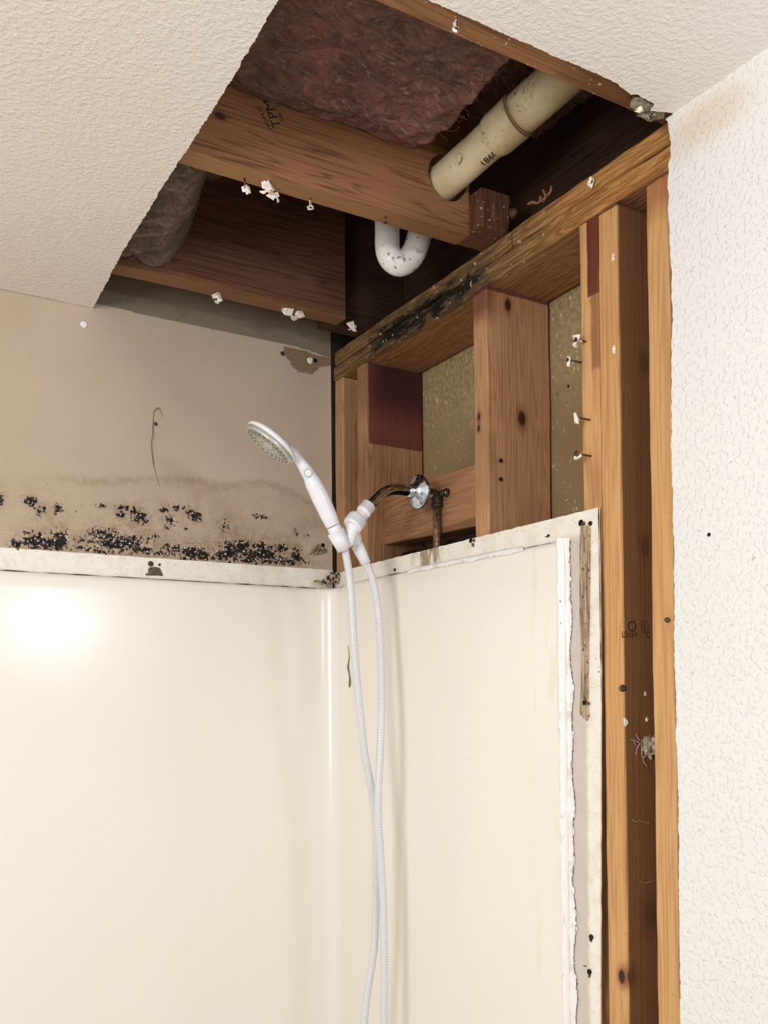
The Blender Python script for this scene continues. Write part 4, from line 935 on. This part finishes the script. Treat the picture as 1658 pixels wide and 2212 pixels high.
nail('drywall_nail', at(1275, 985, x=0), (-1, 0.05, 0.01), 0.026, 'lowest nail of the stained stud, with dark ragged paper round its head', 'nail', GS, rh=0.0045, chips=(((-.001, 0.003, -.004), 0.0032, (.7, 1, .7)), ((0.001, -.002, -.004), .003, (.7, .8, .9))))
for (u, v, lb) in ((1077, 996, 'upper dark nail head in the side of the knotty stud'), (1077, 1036, 'lower dark nail head in the side of the knotty stud')):
    nail('stud_nail', at(u, v, y=yS2[0]), (0.2, -1, 0), 0.004, lb, 'nail', 'pair of nails in the knotty stud', rh=0.0034, mat=M_screw)
nail('stud_nail', at(1338, 1487, x=0)+Vector((0.003, 0, 0)), (-0.6, -1, 0), 0.007, 'shiny bent nail at the edge of the tall orange stud', 'nail', rh=0.005, mat=M_nail)
nail('stud_nail', at(1447, 1340, x=0)+Vector((0, 0.003, 0)), (-1, -0.3, 0.1), 0.004, 'small nail on the right edge of the outermost stud', 'nail', rh=0.0035, mat=M_nail)
# screws of the surround flange
def screw(p, d, label, rh=0.0038, mat=None, group='screws along the surround flange', extra=()):
    t_ = thing('flange_screw', p, label, 'screw', group); d = Vector(d).normalized()
    lathe('screw_head', Vector(p), d, [(0, rh), (0.0018, rh), (0.0026, rh*0.7), (0.0027, rh*0.35), (0.0012, 0)], mat or M_screw, t_, seg=18)
    lathe('shank', Vector(p)-d*0.004, d, [(0, rh*0.45), (0.004, rh*0.45)], mat or M_screw, t_, seg=10)
    for (off, r, fl) in extra: lump('rust_crust', Vector(p)+Vector(off), r, M_grime, t_, sub=2, rough=0.7, freq=4, seed=random.uniform(0, 40), flat=fl)
XF = -0.0068
screw(at(1017, 1168, x=XF), (-1, 0, 0.2), 'left screw of the black cluster on the flange under the knotty stud', extra=(((0, -.009, -.001), .0028, (.6, 1, 1)), ((0, -.005, -.008), .003, (.6, 1, 1))))
screw(at(1255, 1130, x=XF), (-1, 0.1, 0), 'round black screw head at the top of the torn strip', rh=0.0048, extra=(((-.002, -.006, -.002), .003, (.6, 1, .8)),))
screw(at(1275, 1131, x=XF), (-1, -0.3, 0.2), 'smaller tilted screw at the top right of the torn strip', rh=0.0032)
screw(at(1262, 1518, x=-0.0092), (-1, 0, 0), 'bent dark screw near the bottom of the torn strip', rh=0.0034, extra=(((-.001, -.007, -.001), .003, (.6, 1.3, .7)),))
screw(at(1277, 2024, x=XF), (-1, 0, 0), 'upper of two corroded screws low on the side flange', extra=(((0, 0.001, -.005), .0026, (.6, .9, 1.2)),))
screw(at(1273, 2099, x=XF), (-1, 0, 0), 'lower of two corroded screws low on the side flange', extra=(((0, 0.001, -.005), .0028, (.6, 1.1, 1.2)), ((0, .010, .006), .0016, (.5, 2.5, .6))))
screw(at(853, 1231, x=XF), (-1, 0, 0), 'small black screw head on the side flange below the hose bracket', rh=0.0026)
screw(at(1185, 1157, x=XF), (-1, 0, 0), 'small corroded screw on the side flange near its top right', rh=0.0018, extra=(((0, .004, -.001), .0022, (.5, 2, .5)),))
rp = at(325, 1218, y=-0.0028)
screw(rp, (0, -1, 0), 'rusty screw on the back flange above the torn brown patch', rh=0.0052, mat=plain('rust', (110, 72, 40), 0.8, var=0.4, scale=300))
screw(at(344, 1220, y=-0.0028), (0, -1, 0), 'tiny dark screw right of the rusty one on the back flange', rh=0.0022)
pp = [(p.x, p.z) for p in (at(u, v, y=-0.003) for u, v in ((320, 1232), (322, 1226), (330, 1225), (337, 1225), (344, 1227), (348, 1235), (351, 1244), (340, 1243), (322, 1243), (315, 1243), (314, 1239), (320, 1238)))]
tag(slab('torn_patch', rags(pp+[pp[0]], 0.002, 0.0003, 5)[:-1], 'y', -0.0048, -0.0026, plain('brown_fibre', (118, 100, 80), 0.9, var=0.3, scale=250)), 'small dark brown torn patch on the back flange below the rusty screw', 'patch')

# back wall bits
def wallscrew(u, v, label, rh, mat, cat='screw'):
    p = at(u, v, y=0.0); t_ = thing('wall_screw', p, label, cat)
    lathe('screw_head', p+Vector((0, 0.001, 0)), (0, -1, 0), [(0, rh), (0.002, rh), (0.0026, rh*0.75), (0.0022, rh*0.3), (0.0015, 0)], mat, t_, seg=18); return t_
wallscrew(181, 701, 'white painted nail head high on the left of the back wall', 0.0062, M_whited, 'nail')
wallscrew(336, 916, 'grey screw head beside the long hair on the back wall', 0.0036, plain('grey_steel', (92, 82, 72), 0.5, 0.5))
wallscrew(680, 779, 'dark shiny screw in the brown torn patch at the top right of the back wall', 0.0044, M_screw)
wallscrew(610, 764, 'dark dimpled nail head left of the brown torn patch', 0.0050, plain('dull_steel', (84, 74, 64), 0.7, 0.3), 'nail')
wallscrew(697, 1178, 'dark screw above the torn paper blister by the surround corner', 0.0044, M_screw)
lump_p = at(669, 779, y=0.0)
tag(lump('plaster_spot', lump_p, 0.0065, M_plaster, None, sub=3, rough=0.3, freq=4, seed=3, flat=(1, 0.2, 1)), 'pale plaster scrap beside the screw in the brown torn patch', 'plaster')
hair = sweep('hair_strand', [at(u, v, y=-0.002-0.002*math.sin(i)) for i, (u, v) in enumerate(((351, 902), (346, 888), (343, 881), (337, 884), (333, 890), (331, 905), (330, 925), (330, 938), (327, 955), (328, 975), (331, 1000), (337, 1025), (344, 1051)))], [0.0002, 0.0004]+[0.0006]*9+[0.0005, 0.0002], plain('brown_hair', (96, 72, 46), 0.6), seg=6)
tag(hair, 'long curved dark hair stuck on the back wall', 'hair')
M_blis = plain('torn_paper', (160, 138, 108), 0.85, var=0.35, scale=160)
bl = thing('torn_paper_blister', at(690, 1190, y=0), 'crumpled torn brown paper on the back wall just above the surround corner', 'paper')
for i, (a_, b_, r) in enumerate((((668, 1199), (688, 1176), .0030), ((676, 1201), (693, 1184), .0026), ((684, 1199), (702, 1184), .0032), ((692, 1197), (706, 1187), .0024))):
    pa_, pb_ = at(*a_, y=-0.001), at(*b_, y=-0.001); mid = (pa_+pb_)/2+Vector((0, -0.004, 0))
    sweep('paper_fold', [pa_, mid, pb_], [0.0006, r, 0.0008], M_blis, bl, seg=8)
tag(lump('flaked_edge', at(8, 1150, y=0), 0.006, plain('pale_flake', (206, 186, 158), 0.8), None, sub=3, rough=0.3, seed=8, flat=(3.2, 0.12, 0.25)), 'thin pale paint flake at the left end of the mould band', 'paint flake')
p_ = at(1531, 1155, x=XW); tx = thing('wall_screw', p_, 'small dark screw head in the middle of the white right wall', 'screw')
lathe('screw_head', p_+Vector((0.001, 0, 0)), (-1, 0, 0), [(0, 0.0024), (0.0018, 0.0024), (0.0022, 0.0012), (0.0016, 0)], M_screw, tx, seg=14)

# chipped drywall remnant between front joist and plate
M_chunk = plain('torn_gypsum', (176, 166, 146), 0.9, var=0.25, scale=120)
cp = [(p.x, p.y) for p in (at(u, v, z=HC+0.004) for u, v in ((1361, 217), (1371, 208), (1385, 210), (1400, 220), (1411, 226), (1400, 240), (1436, 238), (1433, 254), (1418, 256), (1404, 262), (1388, 254), (1374, 250), (1381, 244), (1372, 236), (1360, 230)))]
cp = rags(cp+[cp[0]], 0.004, 0.0008, 6)[:-1]
ch = slab('drywall_remnant', cp, 'z', HC+0.003, HJ-0.0006, M_chunk, edge_mat=plain('brown_paper_edge', (112, 84, 52), 0.9, var=0.4, scale=200))
tag(ch, 'broken grey drywall scrap left at the corner where ceiling, plate and right wall meet', 'drywall scrap')
for i, (u, v, r) in enumerate(((1396, 250, 4.5), (1404, 252, 5), (1388, 249, 3.5), (1412, 248, 3), (1400, 258, 3))):
    c_ = at(u, v, z=HC); lump('crumb', c_, px(r, c_), M_mc if i % 2 else M_chunk, ch, sub=2, rough=0.6, seed=i*5.5)
nail('drywall_nail', Vector((at(1357, 232, z=HJ).x, -0.955, HJ)), (0, 0.1, -1), 0.014, 'nail with a yellowish plaster blob beside the broken drywall corner', 'nail', 'nails with torn plaster in the ceiling framing', chips=(((0, 0, -.002), 0.0035, (1.2, .8, .8)),))

# cobweb clump between the outer studs
M_web = plain('cobweb', (214, 200, 176), 0.9, var=0.25, scale=200)
wc = at(1397, 1612, y=-0.848); wb = thing('cobweb_clump', wc, 'dusty cobweb clump caught between the two outer orange studs', 'cobweb')
lump('web_body', wc+Vector((0.004, -0.003, 0)), 0.011, M_web, wb, sub=3, rough=0.8, freq=6, seed=2, flat=(1, .5, 1.1))
for (pts_) in (((1361, 1597), (1370, 1600), (1382, 1605)), ((1373, 1585), (1379, 1597), (1384, 1598)), ((1373, 1631), (1376, 1616), (1382, 1606)), ((1390, 1590), (1393, 1594), (1395, 1600)), ((1385, 1632), (1391, 1636), (1396, 1630), (1404, 1631)), ((1389, 1636), (1390, 1646), (1397, 1655)), ((1368, 1602), (1372, 1610)), ((1396, 1590), (1393, 1596), (1391, 1606)), ((1386, 1600), (1385, 1615), (1386, 1630))):
    sweep('web_thread', [at(u, v, y=-0.848-0.001*i) for i, (u, v) in enumerate(pts_)], 0.0006, M_web, wb, seg=5)
for (pts_, lb) in ((((1366, 1770), (1373, 1775), (1384, 1773), (1395, 1777), (1404, 1778)), 'fine white cobweb thread low between the two outer studs, upper one'), (((1382, 1903), (1392, 1908), (1402, 1905), (1412, 1903)), 'fine white cobweb thread low between the two outer studs, lower one')):
    tag(sweep('cobweb_thread', [at(u, v, y=-0.8475) for u, v in pts_], 0.0004, M_web, seg=5), lb, 'cobweb')
for (u, v, r, lb) in ((1351, 1561, .0045, 'pale paint drip on the side of the tall orange stud'), (1393, 1500, .0028, 'small pale plaster crumb high in the gap between the outer studs'), (1397, 1555, .0026, 'small pale crumb in the gap, just above the cobweb clump')):
    c_ = at(u, v, y=yS4[0]); tag(lump('plaster_crumb', c_, r, M_plaster, None, sub=2, rough=0.5, seed=u, flat=(1, .3, 1.2)), lb, 'crumb')
tag(lump('plaster_smear', at(1326, 755, x=0), 0.004, M_plaster, None, sub=3, rough=0.7, freq=4, seed=5, flat=(.25, .8, 1.3)), 'small white smear on the upper part of the tall orange stud', 'smear')
tag(lump('plaster_smear', at(1324, 555, x=0), 0.0028, M_plaster, None, sub=3, rough=0.7, freq=4, seed=9, flat=(.25, .8, 1.6)), 'upper tiny white smear near the top of the tall orange stud', 'smear')
# caulk drip beside the left hose strand
dr = sweep('caulk_drip', [at(u, v, x=-0.0185) for u, v in ((752, 1395), (754, 1420), (752, 1440), (755, 1460), (756, 1475), (754, 1485))], [0.0005, 0.0010, 0.0022, 0.0018, 0.0032, 0.0010], plain('old_caulk', (150, 134, 112), 0.6, var=0.4, scale=200), seg=9)
tag(dr, 'grey-brown dried drip on the side panel beside the left hose strand', 'drip')

# ------------------------------------------------------------------ STAMPS ON THE LUMBER
def stamp(parent, text, plane, pix_o, pix_r, pix_u, size, mat):
    """characters printed on a face: origin pixel, a pixel along the reading direction and one towards the letters' top"""
    o = at(*pix_o, **plane); r_ = (at(*pix_r, **plane)-o).normalized(); u_ = at(*pix_u, **plane)-o; u_ = (u_-r_*u_.dot(r_)).normalized()
    n_2 = Vector((0, -1, 0)); return lettering('lettering', text, size, lambda a, b, h: o+r_*a+u_*b+n_2*h, mat, parent)
P2 = {'y': J2Y[0]}
stamp(j2, 'TPMC', P2, (608, 276), (594, 239), (594, 272), 0.0215, M_ink)
stamp(j2, 'HIOM O', P2, (588, 280), (570, 245), (575, 281), 0.0095, M_ink)
stamp(j2, '02#', P2, (613, 262), (606, 245), (606, 264), 0.008, M_ink)
P3 = {'y': J3Y[0]}
stamp(j3, 'TPM', P3, (437, 526), (420, 490), (424, 530), 0.036, M_ink)
stamp(j3, 'HIOM O', P3, (421, 533), (400, 494), (412, 536), 0.013, M_ink)
P4 = {'y': yS4[0]}
stamp(s4, 'LS', P4, (1341.5, 1377), (1352, 1377), (1341.5, 1365), 0.0125, M_ink2)
stamp(s4, 'CPT', P4, (1357, 1377), (1365, 1377), (1357, 1368), 0.0095, M_ink2)
stamp(s4, 'C', P4, (1395, 1378), (1404, 1378), (1395, 1366), 0.0125, M_ink2)
stamp(s4, 'O', P4, (1354.5, 1364), (1364, 1364), (1354.5, 1343), 0.0215, M_ink2)
stamp(s4, 'S', P4, (1387, 1361), (1396, 1361), (1387, 1346), 0.0125, M_ink2)
hexc = at(1391, 1353.5, y=yS4[0]); bm = bmesh.new(); ro = []
for i in range(7):
    a_ = math.pi/3*i; ro.append([bm.verts.new(hexc+Vector((math.cos(a_)*k_*0.8, -0.0004, math.sin(a_)*k_))) for k_ in (0.0098, 0.0088)])
for a_, b_ in zip(ro, ro[1:]): bm.faces.new((a_[0], b_[0], b_[1], a_[1]))
bmo('stamp_outline', bm, M_ink2, s4)
